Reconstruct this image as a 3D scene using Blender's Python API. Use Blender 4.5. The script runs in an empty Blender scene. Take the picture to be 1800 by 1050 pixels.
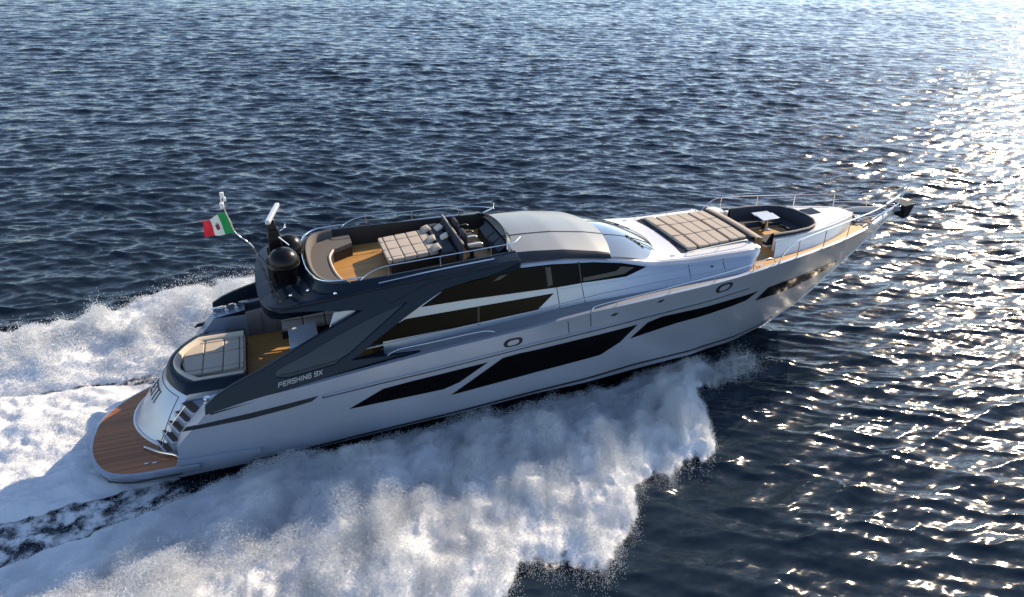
import bpy, bmesh, math, random
import numpy as np
from mathutils import Vector, Matrix
from mathutils.geometry import tessellate_polygon

random.seed(7)
rng = np.random.default_rng(11)
R = math.radians
scene = bpy.context.scene
col = scene.collection

# ------------------------------------------------------------------ camera, sky, sun, exposure
# World: x forward along the yacht, y to port, z up, sea level z = 0.
BOAT_ROT = Matrix.Rotation(R(-0.8), 4, 'Y') @ Matrix.Rotation(R(-1.0), 4, 'X')   # running trim and slight heel
BOAT_LOC = Vector((0.0, 0.0, 0.12))
BOAT = Matrix.Translation(BOAT_LOC) @ BOAT_ROT

cam_d = bpy.data.cameras.new('camera')
cam = bpy.data.objects.new('camera', cam_d)
col.objects.link(cam)
scene.camera = cam
cam_d.sensor_width = 36.0
cam_d.lens = 24.15
cam_d.clip_start = 0.1
cam_d.clip_end = 20000
CAM_RIGHT, CAM_UP, CAM_BACK, CAM_LOC = (0.943095, -0.332356, 0.010594), (0.144478, 0.438249, 0.887166), (-0.299498, -0.835151, 0.461328), (5.817512, -18.663022, 12.757379)
_m = Matrix((CAM_RIGHT, CAM_UP, CAM_BACK)).transposed().to_4x4()
_m.translation = Vector(CAM_LOC)
cam.matrix_world = BOAT @ _m
CAMP = cam.matrix_world.translation.copy()

SUN_AZ, SUN_EL = 28.5, 28.0              # degrees to port of the bow, above the sea
sun_dir = Vector((math.cos(R(SUN_EL)) * math.cos(R(SUN_AZ)), math.cos(R(SUN_EL)) * math.sin(R(SUN_AZ)), math.sin(R(SUN_EL))))
sun_d = bpy.data.lights.new('sun', 'SUN')
sun_d.energy = 4.0
sun_d.angle = R(0.5)
sun_d.color = (1.0, 0.80, 0.56)
sun = bpy.data.objects.new('sun', sun_d)
col.objects.link(sun)
sun.rotation_euler = sun_dir.to_track_quat('Z', 'Y').to_euler()
sun.location = (0, 0, 60)

world = bpy.data.worlds.new('World')
scene.world = world
world.use_nodes = True
wn = world.node_tree.nodes
wl = world.node_tree.links
sky = wn.new('ShaderNodeTexSky')
sky.sky_type = 'NISHITA'
sky.sun_disc = False
sky.sun_elevation = R(SUN_EL)
sky.sun_rotation = R(90.0 - SUN_AZ)
sky.altitude = 10
sky.air_density = 0.8
sky.dust_density = 0.15
sky.ozone_density = 1.2
bg = wn['Background']
bg.inputs['Strength'].default_value = 0.125
hsv = wn.new('ShaderNodeHueSaturation'); hsv.inputs['Saturation'].default_value = 0.95
wl.new(sky.outputs['Color'], hsv.inputs['Color']); wl.new(hsv.outputs['Color'], bg.inputs['Color'])

scene.view_settings.view_transform = 'Standard'
scene.view_settings.look = 'None'
scene.view_settings.gamma = 1.0
scene.view_settings.exposure = 0.9
scene.cycles.max_bounces = 8
scene.cycles.caustics_reflective = False
scene.cycles.caustics_refractive = False
scene.cycles.transparent_max_bounces = 24
scene.cycles.sample_clamp_indirect = 2.0
scene.cycles.use_denoising = True

# ------------------------------------------------------------------ materials
MATS = {}
def mat(name, color, rough=0.5, metal=0.0, spec=0.5, coat=0.0, vary=0.0, vscale=3.0, bump=0.0, bscale=40.0, ior=None):
    m = bpy.data.materials.new(name)
    m.use_nodes = True
    nt = m.node_tree
    b = nt.nodes['Principled BSDF']
    b.inputs['Base Color'].default_value = (*color, 1)
    b.inputs['Roughness'].default_value = rough
    b.inputs['Metallic'].default_value = metal
    b.inputs['Specular IOR Level'].default_value = spec
    if ior: b.inputs['IOR'].default_value = ior
    if coat:
        b.inputs['Coat Weight'].default_value = coat
        b.inputs['Coat Roughness'].default_value = 0.04
    tc = None
    if vary or bump:
        tc = nt.nodes.new('ShaderNodeTexCoord')
    if vary:
        n = nt.nodes.new('ShaderNodeTexNoise')
        n.inputs['Scale'].default_value = vscale
        n.inputs['Detail'].default_value = 5
        nt.links.new(tc.outputs['Object'], n.inputs['Vector'])
        mx = nt.nodes.new('ShaderNodeMix'); mx.data_type = 'RGBA'
        mx.inputs['A'].default_value = (*[c * (1 - vary) for c in color], 1)
        mx.inputs['B'].default_value = (*[min(1, c * (1 + vary)) for c in color], 1)
        nt.links.new(n.outputs['Fac'], mx.inputs['Factor'])
        nt.links.new(mx.outputs['Result'], b.inputs['Base Color'])
    if bump:
        n2 = nt.nodes.new('ShaderNodeTexNoise')
        n2.inputs['Scale'].default_value = bscale
        n2.inputs['Detail'].default_value = 4
        nt.links.new(tc.outputs['Object'], n2.inputs['Vector'])
        bp = nt.nodes.new('ShaderNodeBump')
        bp.inputs['Strength'].default_value = bump
        bp.inputs['Distance'].default_value = 0.02
        nt.links.new(n2.outputs['Fac'], bp.inputs['Height'])
        nt.links.new(bp.outputs['Normal'], b.inputs['Normal'])
    MATS[name] = m
    return m

def plank_mat(name, c0, c1, seam, width=0.09, rough=0.55):
    """Wood planks running fore and aft with dark caulk lines."""
    m = bpy.data.materials.new(name); m.use_nodes = True
    nt = m.node_tree; N = nt.nodes.new; L = nt.links.new
    b = nt.nodes['Principled BSDF']; b.inputs['Roughness'].default_value = rough
    tc = N('ShaderNodeTexCoord')
    sep = N('ShaderNodeSeparateXYZ'); L(tc.outputs['Object'], sep.inputs[0])
    dv = N('ShaderNodeMath'); dv.operation = 'DIVIDE'; dv.inputs[1].default_value = width; L(sep.outputs['Y'], dv.inputs[0])
    fr = N('ShaderNodeMath'); fr.operation = 'FRACT'; L(dv.outputs[0], fr.inputs[0])
    fl = N('ShaderNodeMath'); fl.operation = 'FLOOR'; L(dv.outputs[0], fl.inputs[0])
    wn_ = N('ShaderNodeTexWhiteNoise'); wn_.noise_dimensions = '1D'; L(fl.outputs[0], wn_.inputs['W'])
    mp = N('ShaderNodeMapping'); mp.inputs['Scale'].default_value = (1.2, 22, 8); L(tc.outputs['Object'], mp.inputs['Vector'])
    gr = N('ShaderNodeTexNoise'); gr.inputs['Scale'].default_value = 3; gr.inputs['Detail'].default_value = 6; L(mp.outputs[0], gr.inputs['Vector'])
    av = N('ShaderNodeMath'); av.operation = 'MULTIPLY_ADD'; av.inputs[1].default_value = 0.55; L(wn_.outputs['Value'], av.inputs[0])
    hf = N('ShaderNodeMath'); hf.operation = 'MULTIPLY'; hf.inputs[1].default_value = 0.55; L(gr.outputs['Fac'], hf.inputs[0]); L(hf.outputs[0], av.inputs[2])
    mx = N('ShaderNodeMix'); mx.data_type = 'RGBA'; mx.inputs['A'].default_value = (*c0, 1); mx.inputs['B'].default_value = (*c1, 1); L(av.outputs[0], mx.inputs['Factor'])
    lt = N('ShaderNodeMath'); lt.operation = 'LESS_THAN'; lt.inputs[1].default_value = 0.1; L(fr.outputs[0], lt.inputs[0])
    m2 = N('ShaderNodeMix'); m2.data_type = 'RGBA'; m2.inputs['B'].default_value = (*seam, 1); L(lt.outputs[0], m2.inputs['Factor']); L(mx.outputs['Result'], m2.inputs['A'])
    L(m2.outputs['Result'], b.inputs['Base Color'])
    MATS[name] = m
    return m

# ------------------------------------------------------------------ mesh helpers
class MB:
    def __init__(s): s.v = []; s.f = []
    def add(s, vs, fs):
        o = len(s.v); s.v += [tuple(p) for p in vs]; s.f += [tuple(i + o for i in f) for f in fs]; return s
    def box(s, c, size, rz=0.0, ry=0.0, rx=0.0, taper=1.0):
        x, y, z = (q / 2 for q in size)
        vs = [(-x, -y, -z), (x, -y, -z), (x, y, -z), (-x, y, -z), (-x * taper, -y * taper, z), (x * taper, -y * taper, z), (x * taper, y * taper, z), (-x * taper, y * taper, z)]
        M = Matrix.Translation(c) @ Matrix.Rotation(rz, 4, 'Z') @ Matrix.Rotation(ry, 4, 'Y') @ Matrix.Rotation(rx, 4, 'X')
        return s.add([M @ Vector(p) for p in vs], [(0, 3, 2, 1), (4, 5, 6, 7), (0, 1, 5, 4), (1, 2, 6, 5), (2, 3, 7, 6), (3, 0, 4, 7)])
    def tube(s, pts, r, n=8, cap=True):
        pts = [Vector(p) for p in pts]
        rr = r if isinstance(r, (list, tuple)) else [r] * len(pts)
        rings = []; up = Vector((0, 0, 1)); prev = None
        for i, p in enumerate(pts):
            d = (pts[min(i + 1, len(pts) - 1)] - pts[max(i - 1, 0)]).normalized()
            if prev is None:
                a = d.cross(up)
                if a.length < 1e-3: a = d.cross(Vector((1, 0, 0)))
            else:
                a = prev - d * prev.dot(d)
            a.normalize(); prev = a; b = d.cross(a)
            rings.append([p + (a * math.cos(t) + b * math.sin(t)) * rr[i] for t in [2 * math.pi * k / n for k in range(n)]])
        return s.loft(rings, closed=True, caps=cap)
    def loft(s, rings, closed=False, caps=False):
        n = len(rings[0]); vs = [p for r in rings for p in r]; fs = []
        for i in range(len(rings) - 1):
            for k in range(n if closed else n - 1):
                k2 = (k + 1) % n
                fs.append((i * n + k, i * n + k2, (i + 1) * n + k2, (i + 1) * n + k))
        if caps:
            fs.append(tuple(range(n - 1, -1, -1))); fs.append(tuple((len(rings) - 1) * n + k for k in range(n)))
        return s.add(vs, fs)
    def lathe(s, c, prof, n=24, M=None):
        rings = []
        for r, z in prof:
            ring = [Vector((r * math.cos(2 * math.pi * k / n), r * math.sin(2 * math.pi * k / n), z)) for k in range(n)]
            if M: ring = [M @ p for p in ring]
            rings.append([Vector(c) + p for p in ring])
        return s.loft(rings, closed=True, caps=True)
    def slab(s, poly, z0, z1, holes=()):
        """vertical prism of an xy outline; z may be a function of (x, y)"""
        zf0 = z0 if callable(z0) else (lambda x, y: z0)
        zf1 = z1 if callable(z1) else (lambda x, y: z1)
        loops = [list(poly)] + [list(h) for h in holes]
        flat = [p for l in loops for p in l]
        tris = tessellate_polygon([[Vector((p[0], p[1], 0)) for p in l] for l in loops])
        n = len(flat)
        vs = [(x, y, zf0(x, y)) for x, y in flat] + [(x, y, zf1(x, y)) for x, y in flat]
        fs = []
        for t in tris:
            a, b, c = (flat[i] for i in t)
            if (b[0] - a[0]) * (c[1] - a[1]) - (b[1] - a[1]) * (c[0] - a[0]) < 0: t = t[::-1]
            fs.append(tuple(i + n for i in t)); fs.append(tuple(t[::-1]))
        o = 0
        for l in loops:
            m = len(l)
            for k in range(m):
                k2 = (k + 1) % m
                fs.append((o + k, o + k2, o + k2 + n, o + k + n))
            o += m
        return s.add(vs, fs)
    def plate(s, outer, holes, F, thick):
        """plate lying on a side surface y = F(x, z), grown inward (towards y = 0)"""
        loops = [list(outer)] + [list(h) for h in holes]
        flat = [p for l in loops for p in l]; n = len(flat)
        tris = tessellate_polygon([[Vector((p[0], p[1], 0)) for p in l] for l in loops])
        vs = [(x, F(x, z), z) for x, z in flat] + [(x, F(x, z) + thick, z) for x, z in flat]
        fs = []
        for t in tris:
            fs.append(tuple(t)); fs.append(tuple(i + n for i in t[::-1]))
        o = 0
        for l in loops:
            m = len(l)
            for k in range(m):
                k2 = (k + 1) % m; fs.append((o + k, o + k2, o + k2 + n, o + k + n))
            o += m
        return s.add(vs, fs)
    def decal(s, poly, F, off=0.012, dx=0.25, rows=4, back=0.03):
        """an x-monotone outline in (x, z) laid on the side surface y = F(x, z) with a thin rim"""
        xs0 = [p[0] for p in poly]; x0, x1 = min(xs0), max(xs0)
        xs = sorted(set([round(q, 4) for q in xs0] + [round(q, 4) for q in np.arange(x0, x1, dx)]))
        m = len(poly); cols = []
        for x in xs:
            x_ = min(max(x, x0 + 1e-4), x1 - 1e-4); zz = []
            for k in range(m):
                a, b = poly[k], poly[(k + 1) % m]
                if (a[0] - x_) * (b[0] - x_) <= 0 and abs(a[0] - b[0]) > 1e-9:
                    zz.append(a[1] + (b[1] - a[1]) * (x_ - a[0]) / (b[0] - a[0]))
            if zz: cols.append((x_, min(zz), max(zz)))
        front = [[(x, F(x, za + (zb_ - za) * j / rows) - off, za + (zb_ - za) * j / rows) for j in range(rows + 1)] for x, za, zb_ in cols]
        s.loft(front)
        edge = [c[0] for c in front] + [c[-1] for c in front[::-1]]
        bk = [(p[0], p[1] + off + back, p[2]) for p in edge]
        k = len(edge)
        return s.add(edge + bk, [(i, (i + 1) % k, (i + 1) % k + k, i + k) for i in range(k)])
    def mirror(s):
        n = len(s.v); s.v += [(x, -y, z) for x, y, z in s.v]; s.f += [tuple(i + n for i in f[::-1]) for f in s.f]; return s
    def flip_copy(s):
        o = MB(); o.v = [(x, -y, z) for x, y, z in s.v]; o.f = [f[::-1] for f in s.f]; return o
    def islands(s):
        par = list(range(len(s.v)))
        def find(a):
            while par[a] != a: par[a] = par[par[a]]; a = par[a]
            return a
        key = {}
        for i, p in enumerate(s.v):
            k = tuple(round(c, 4) for c in p)
            if k in key: par[find(i)] = find(key[k])
            else: key[k] = i
        for f in s.f:
            for i in f[1:]: par[find(i)] = find(f[0])
        g = {}
        for f in s.f: g.setdefault(find(f[0]), []).append(f)
        out = []
        for fs in g.values():
            ids = sorted({i for f in fs for i in f}); mp = {q: k for k, q in enumerate(ids)}
            b = MB(); b.v = [s.v[i] for i in ids]; b.f = [tuple(mp[i] for i in f) for f in fs]; out.append(b)
        return out
    def split(s, name, m, parent=None, **kw): return [b.build(name, m, parent, **kw) for b in s.islands()]
    def build(s, name, m, parent=None, smooth=False, bevel=0.0, seg=2, angle=35, sub=0, label=None):
        me = bpy.data.meshes.new(name)
        me.from_pydata([tuple(p) for p in s.v], [], s.f)
        bm = bmesh.new(); bm.from_mesh(me)
        bmesh.ops.remove_doubles(bm, verts=bm.verts, dist=1e-5)
        bmesh.ops.recalc_face_normals(bm, faces=bm.faces)
        bm.to_mesh(me); bm.free()
        o = bpy.data.objects.new(name, me)
        col.objects.link(o)
        me.materials.append(MATS[m] if isinstance(m, str) else m)
        if bevel:
            bv = o.modifiers.new('bevel', 'BEVEL'); bv.width = bevel; bv.segments = seg; bv.limit_method = 'ANGLE'; bv.angle_limit = R(40)
        if sub:
            sb = o.modifiers.new('sub', 'SUBSURF'); sb.levels = sub; sb.render_levels = sub
        if smooth or bevel:
            for p in me.polygons: p.use_smooth = True
            me.set_sharp_from_angle(angle=R(angle))
        if parent: o.parent = parent
        if label: o['label'] = label
        return o

def tag(o, label=None, cat=None, group=None, kind=None):
    if label: o['label'] = label
    if cat: o['category'] = cat
    if group: o['group'] = group
    if kind: o['kind'] = kind
    return o

def fast_mesh(name, verts, faces, m, smooth=True):
    """numpy verts (n,3) and faces (m,k) straight into a mesh"""
    me = bpy.data.meshes.new(name)
    nv, nf, k = len(verts), len(faces), faces.shape[1]
    me.vertices.add(nv); me.vertices.foreach_set('co', np.ascontiguousarray(verts, np.float32).ravel())
    me.loops.add(nf * k); me.loops.foreach_set('vertex_index', np.ascontiguousarray(faces, np.int32).ravel())
    me.polygons.add(nf); me.polygons.foreach_set('loop_start', np.arange(0, nf * k, k, dtype=np.int32))
    me.polygons.foreach_set('use_smooth', np.full(nf, smooth, dtype=bool))
    me.update(calc_edges=True)
    o = bpy.data.objects.new(name, me); col.objects.link(o); me.materials.append(m)
    return o

def curve_pts(pts, n=24):
    """Catmull-Rom through the points"""
    P = [Vector(p) for p in pts]; out = []
    P = [P[0] * 2 - P[1]] + P + [P[-1] * 2 - P[-2]]
    seg = len(P) - 3; per = max(2, n // seg)
    for i in range(seg):
        a, b, c, d = P[i:i + 4]
        for k in range(per):
            t = k / per
            out.append(0.5 * ((2 * b) + (c - a) * t + (2 * a - 5 * b + 4 * c - d) * t * t + (3 * b - a - 3 * c + d) * t ** 3))
    out.append(P[-2].copy())
    return out

# ------------------------------------------------------------------ noise and waves (numpy)
_perm = rng.permutation(4096)
def vnoise(x, y):
    """smooth 2-D gradient noise in about -0.7..0.7"""
    xi = np.floor(x).astype(np.int64); yi = np.floor(y).astype(np.int64)
    xf = x - xi; yf = y - yi
    u = xf * xf * xf * (xf * (xf * 6 - 15) + 10); v = yf * yf * yf * (yf * (yf * 6 - 15) + 10)
    def g(ix, iy, dx, dy):
        a = _perm[(_perm[ix & 4095] + iy) & 4095] * (2 * math.pi / 4096)
        return np.cos(a) * dx + np.sin(a) * dy
    n00 = g(xi, yi, xf, yf); n10 = g(xi + 1, yi, xf - 1, yf); n01 = g(xi, yi + 1, xf, yf - 1); n11 = g(xi + 1, yi + 1, xf - 1, yf - 1)
    return (n00 * (1 - u) + n10 * u) * (1 - v) + (n01 * (1 - u) + n11 * u) * v
def fbm(x, y, oct=5, gain=0.5, ridged=False):
    s = np.zeros_like(x); a = 1.0; f = 1.0
    for k in range(oct):
        n = vnoise(x * f + 17.3 * k, y * f - 9.1 * k)
        s += a * ((0.5 - np.abs(n)) if ridged else n)
        a *= gain; f *= 2.03
    return s

WIND = R(78.0)     # travel direction of the chop in the world
def sea(x, y, spacing):
    """choppy sea: vertical and horizontal displacement at (x, y)"""
    dz = np.zeros_like(x); dx = np.zeros_like(x); dy = np.zeros_like(x)
    r = np.random.default_rng(5)
    # slow warp so the crests are not endless straight lines
    wx = x + 1.2 * vnoise(x * 0.06, y * 0.06 + 40); wy = y + 1.2 * vnoise(x * 0.06 + 90, y * 0.06)
    env = 1.0 + 0.5 * vnoise(x * 0.035 + 3, y * 0.035) + 0.35 * vnoise(x * 0.13 + 3, y * 0.13)
    NW = 120
    for i in range(NW):
        lam = 0.28 * (7.0 / 0.28) ** ((i + r.random()) / NW)
        k = 2 * math.pi / lam
        th = WIND + r.normal(0, 0.32)
        s = 0.0165 * lam ** 0.98 * math.exp(-(lam / 3.0) ** 2.0) + 0.0022 * lam
        a = s * (0.6 + 0.8 * r.random()) * SEA_AMP
        fade = np.clip(lam / (2.2 * spacing) - 0.6, 0, 1)
        ph = k * (wx * math.cos(th) + wy * math.sin(th)) + r.random() * 2 * math.pi
        c, sn = np.cos(ph), np.sin(ph)
        A = a * fade * env
        dz += A * c
        dx -= 0.75 * A * sn * math.cos(th); dy -= 0.75 * A * sn * math.sin(th)
    return dx, dy, dz
SEA_AMP = 0.39

RIPPLES = ((1.3, 3.0, 0.54, 74, 3.2), (3.8, 3.0, 0.54, 62, 2.8), (10.0, 2.0, 0.36, 80, 2.4))
def water_material():
    m = bpy.data.materials.new('sea_water'); m.use_nodes = True
    nt = m.node_tree; N = nt.nodes.new; L = nt.links.new
    b = nt.nodes['Principled BSDF']
    b.inputs['Base Color'].default_value = (0.012, 0.021, 0.033, 1)
    b.inputs['Roughness'].default_value = 0.125
    b.inputs['IOR'].default_value = 1.333
    b.inputs['Specular IOR Level'].default_value = 0.5
    tc = N('ShaderNodeTexCoord')
    ge = N('ShaderNodeNewGeometry'); acc = ge.outputs['Normal']
    # ripples: slope vectors of several sizes added to the normal of the modelled waves
    for sc, det, amp, rot, stretch in RIPPLES:
        mp = N('ShaderNodeMapping'); mp.vector_type = 'TEXTURE'; mp.inputs['Rotation'].default_value = (0, 0, R(rot)); mp.inputs['Scale'].default_value = (1.0, stretch, 1.0)
        L(tc.outputs['Object'], mp.inputs['Vector'])
        n = N('ShaderNodeTexNoise'); n.inputs['Scale'].default_value = sc; n.inputs['Detail'].default_value = det
        n.inputs['Roughness'].default_value = 0.5; n.inputs['Distortion'].default_value = 0.3
        L(mp.outputs[0], n.inputs['Vector'])
        sub = N('ShaderNodeVectorMath'); sub.operation = 'SUBTRACT'; sub.inputs[1].default_value = (.5, .5, .5); L(n.outputs['Color'], sub.inputs[0])
        vr = N('ShaderNodeVectorRotate'); vr.rotation_type = 'Z_AXIS'; vr.inputs['Angle'].default_value = R(rot)
        ml = N('ShaderNodeVectorMath'); ml.operation = 'MULTIPLY'; ml.inputs[1].default_value = (amp, amp / stretch, 0); L(sub.outputs[0], ml.inputs[0]); L(ml.outputs[0], vr.inputs['Vector'])
        ad = N('ShaderNodeVectorMath'); ad.operation = 'ADD'; L(acc, ad.inputs[0]); L(vr.outputs[0], ad.inputs[1]); acc = ad.outputs[0]
    no = N('ShaderNodeVectorMath'); no.operation = 'NORMALIZE'; L(acc, no.inputs[0]); L(no.outputs[0], b.inputs['Normal'])
    MATS['sea_water'] = m
    return m

def build_sea():
    az0 = math.atan2(-(cam.matrix_world.to_3x3() @ Vector((0, 0, 1))).y, -(cam.matrix_world.to_3x3() @ Vector((0, 0, 1))).x)
    NR, NA = 2080, 880
    rr = np.concatenate([2.0 * (600 / 2.0) ** (np.arange(NR - 80) / (NR - 81.0)), 600 * (9000 / 600) ** (np.arange(1, 81) / 80.0)])
    aa = az0 + np.linspace(-R(66), R(66), NA)
    rg, ag = np.meshgrid(rr, aa, indexing='ij')
    x = CAMP.x + rg * np.cos(ag); y = CAMP.y + rg * np.sin(ag)
    dx, dy, dz = sea(x, y, np.where(rg < 600, np.maximum(rg * 0.0030, 0.02), rg * 0.03))
    verts = np.stack([x + dx, y + dy, dz], -1).reshape(-1, 3)
    i = np.arange(NR * NA).reshape(NR, NA)
    faces = np.stack([i[:-1, :-1], i[1:, :-1], i[1:, 1:], i[:-1, 1:]], -1).reshape(-1, 4)
    gx = np.diff(dz, axis=0) / np.diff(rr)[:, None]; print('slope rms near', float(np.sqrt((gx[300:700] ** 2).mean())), 'hs', float(dz[300:700].std() * 4))
    o = fast_mesh('sea', verts, faces, water_material())
    tag(o, kind='structure')
    return o
build_sea()

# ------------------------------------------------------------------ the yacht's surfaces (metres, yacht frame)
def I(x, xs, ys): return float(np.interp(x, xs, ys))
def smooth_tab(xs, ys):
    """tabulated curve rounded off a little so lofts show no kinks"""
    g = np.linspace(xs[0] - 1, xs[-1] + 1, 1200); v = np.interp(g, xs, ys)
    k = np.hanning(41); k /= k.sum(); vp = np.pad(v, 20, mode='edge')
    v2 = np.convolve(vp, k, 'valid')
    return lambda x: float(np.interp(x, g, v2))
hb_sheer = smooth_tab([0, 3, 6, 9, 12, 15, 18, 20, 22, 24, 26, 27.5, 28.2], [2.5, 2.85, 3.0, 3.1, 3.12, 3.05, 2.85, 2.6, 2.2, 1.65, .95, .3, .02])
z_sheer = smooth_tab([0, 3.15, 4.3, 5.8, 7.7, 9.2, 12, 13.8, 16.5, 19.2, 20, 21.7, 24.5, 27.1, 28], [1.75, 2.11, 2.29, 2.46, 2.72, 2.9, 3.14, 3.3, 3.39, 3.47, 3.52, 3.58, 3.60, 3.64, 3.72])
hb_chine = smooth_tab([0, 3, 6, 10, 14, 18, 20, 22, 23.5, 24.3, 26], [2.5, 2.65, 2.8, 2.85, 2.75, 2.3, 1.75, .95, .3, .0, .0])
_zch = smooth_tab([1, 4, 8, 12.3, 15.5, 17.2, 18.8, 20.2, 21.3, 22.1, 24.2, 26], [0, .14, .41, .63, .63, .6, .53, .37, .29, .25, .35, .35])
STX = [20.2, 21.2, 22.9, 24.3, 25.01, 26.0, 26.76, 27.3, 27.84, 28.02]; STZ = [-1.25, -1.07, -.42, .36, .90, 1.76, 2.38, 2.86, 3.42, 3.78]
def z_stem(x): return I(x, STX, STZ)
def z_low(x): return max(_zch(x), z_stem(x)) if x > 23 else _zch(x)
def hull_hb(x, z):
    """half breadth of the topsides at station x and height z"""
    zl, zs = z_low(x), z_sheer(x)
    t = min(max((z - zl) / max(zs - zl, .05), 0), 1.15)
    p = I(x, [0, 12, 18, 22, 26], [.55, .55, .75, 1.0, 1.1])
    b0, b1 = hb_chine(x), hb_sheer(x)
    return b0 + (b1 - b0) * t ** p
def hull_y(x, z): return -hull_hb(x, z)
zb = smooth_tab([5, 6, 8.4, 12.4, 14.6, 16.8, 19.5, 21], [2.3, 2.45, 2.75, 3.1, 3.3, 3.37, 3.45, 3.47])
zt = smooth_tab([5, 8, 12, 13.5, 14.6, 15.3, 16.5, 17.8, 20.5], [4.5, 4.6, 4.65, 4.6, 4.45, 4.3, 4.03, 3.95, 3.97])
def cab_y(x, z): return -2.35 + .38 * (z - zb(x)) / (zt(x) - zb(x))
def wing_y(x, z): return -2.93 + .375 * (z - 2.45)

# ------------------------------------------------------------------ materials of the yacht
mat('silver_paint', (0.36, 0.41, 0.50), 0.30, metal=0.5, coat=0.1, vary=0.04, vscale=0.6)
mat('roof_silver', (0.33, 0.335, 0.325), 0.40, metal=0.5, coat=0.1, vary=0.04, vscale=1.0)
mat('navy_paint', (0.009, 0.0165, 0.030), 0.28, spec=0.2, vary=0.06, vscale=1.0)
mat('charcoal_paint', (0.020, 0.026, 0.033), 0.4, spec=0.2, metal=0.0, coat=0.1, vary=0.06)
mat('white_gelcoat', (0.78, 0.77, 0.75), 0.28, coat=0.3, vary=0.03, vscale=1.5)
mat('grey_gelcoat', (0.42, 0.43, 0.45), 0.4, vary=0.05, vscale=2)
mat('bottom_paint', (0.008, 0.009, 0.011), 0.45, vary=0.2, vscale=2)
mat('black_trim', (0.010, 0.011, 0.013), 0.35, vary=0.1)
mat('black_gloss', (0.006, 0.006, 0.007), 0.28, spec=0.25)
mat('dark_glass', (0.0022, 0.0025, 0.0035), 0.12, spec=0.06, vary=0.3, vscale=0.7)
mat('brown_glass', (0.0075, 0.006, 0.005), 0.04, spec=0.06, vary=0.35, vscale=0.9)
mat('screen_glass', (0.27, 0.30, 0.32), 0.07, metal=0.7, coat=0.3)
mat('steel', (0.72, 0.72, 0.72), 0.14, metal=1.0)
mat('taupe_fabric', (0.47, 0.405, 0.335), 0.85, vary=0.08, vscale=8, bump=0.15, bscale=120)
mat('grey_fabric', (0.115, 0.104, 0.094), 0.85, vary=0.08, vscale=8, bump=0.15, bscale=120)
mat('cream_fabric', (0.60, 0.54, 0.45), 0.8, vary=0.05, vscale=8, bump=0.15, bscale=120)
mat('navy_fabric', (0.022, 0.026, 0.038), 0.85, vary=0.12, vscale=8, bump=0.2, bscale=120)
mat('seam_fabric', (0.022, 0.019, 0.017), 0.9)
mat('dark_panel', (0.02, 0.019, 0.02), 0.5, vary=0.1)
mat('taupe_panel', (0.20, 0.18, 0.185), 0.6, vary=0.06)
mat('table_top', (0.52, 0.55, 0.60), 0.25, coat=0.4, vary=0.03)
plank_mat('teak', (0.40, 0.19, 0.045), (0.60, 0.32, 0.09), (0.07, 0.05, 0.035), 0.075)
mat('step_wood', (0.055, 0.03, 0.016), 0.5, vary=0.2, vscale=6)
plank_mat('platform_teak', (0.17, 0.056, 0.014), (0.50, 0.175, 0.042), (0.03, 0.013, 0.006), 0.085, 0.25)

def tinted(name, color, alpha):
    m = bpy.data.materials.new(name); m.use_nodes = True
    nt = m.node_tree; N = nt.nodes.new; L = nt.links.new
    out = nt.nodes['Material Output']; nt.nodes.remove(nt.nodes['Principled BSDF'])
    tr = N('ShaderNodeBsdfTransparent'); tr.inputs['Color'].default_value = (*color, 1)
    gl = N('ShaderNodeBsdfGlossy'); gl.inputs['Roughness'].default_value = 0.03; gl.inputs['Color'].default_value = (0.9, 0.92, 0.95, 1)
    lw = N('ShaderNodeFresnel'); lw.inputs['IOR'].default_value = 1.6
    mx = N('ShaderNodeMixShader'); L(lw.outputs[0], mx.inputs[0]); L(tr.outputs[0], mx.inputs[1]); L(gl.outputs[0], mx.inputs[2])
    L(mx.outputs[0], out.inputs['Surface'])
    MATS[name] = m; return m
tinted('tinted_glass', (0.10, 0.12, 0.14), 0.3)
tinted('wing_tint', (0.03, 0.03, 0.032), 0.3)

yacht = bpy.data.objects.new('motor_yacht', None)
col.objects.link(yacht)
yacht.matrix_world = BOAT
yacht.empty_display_size = 2
tag(yacht, 'long silver motor yacht with navy arches and black side windows, speeding with its bow raised', 'motor yacht')

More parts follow.
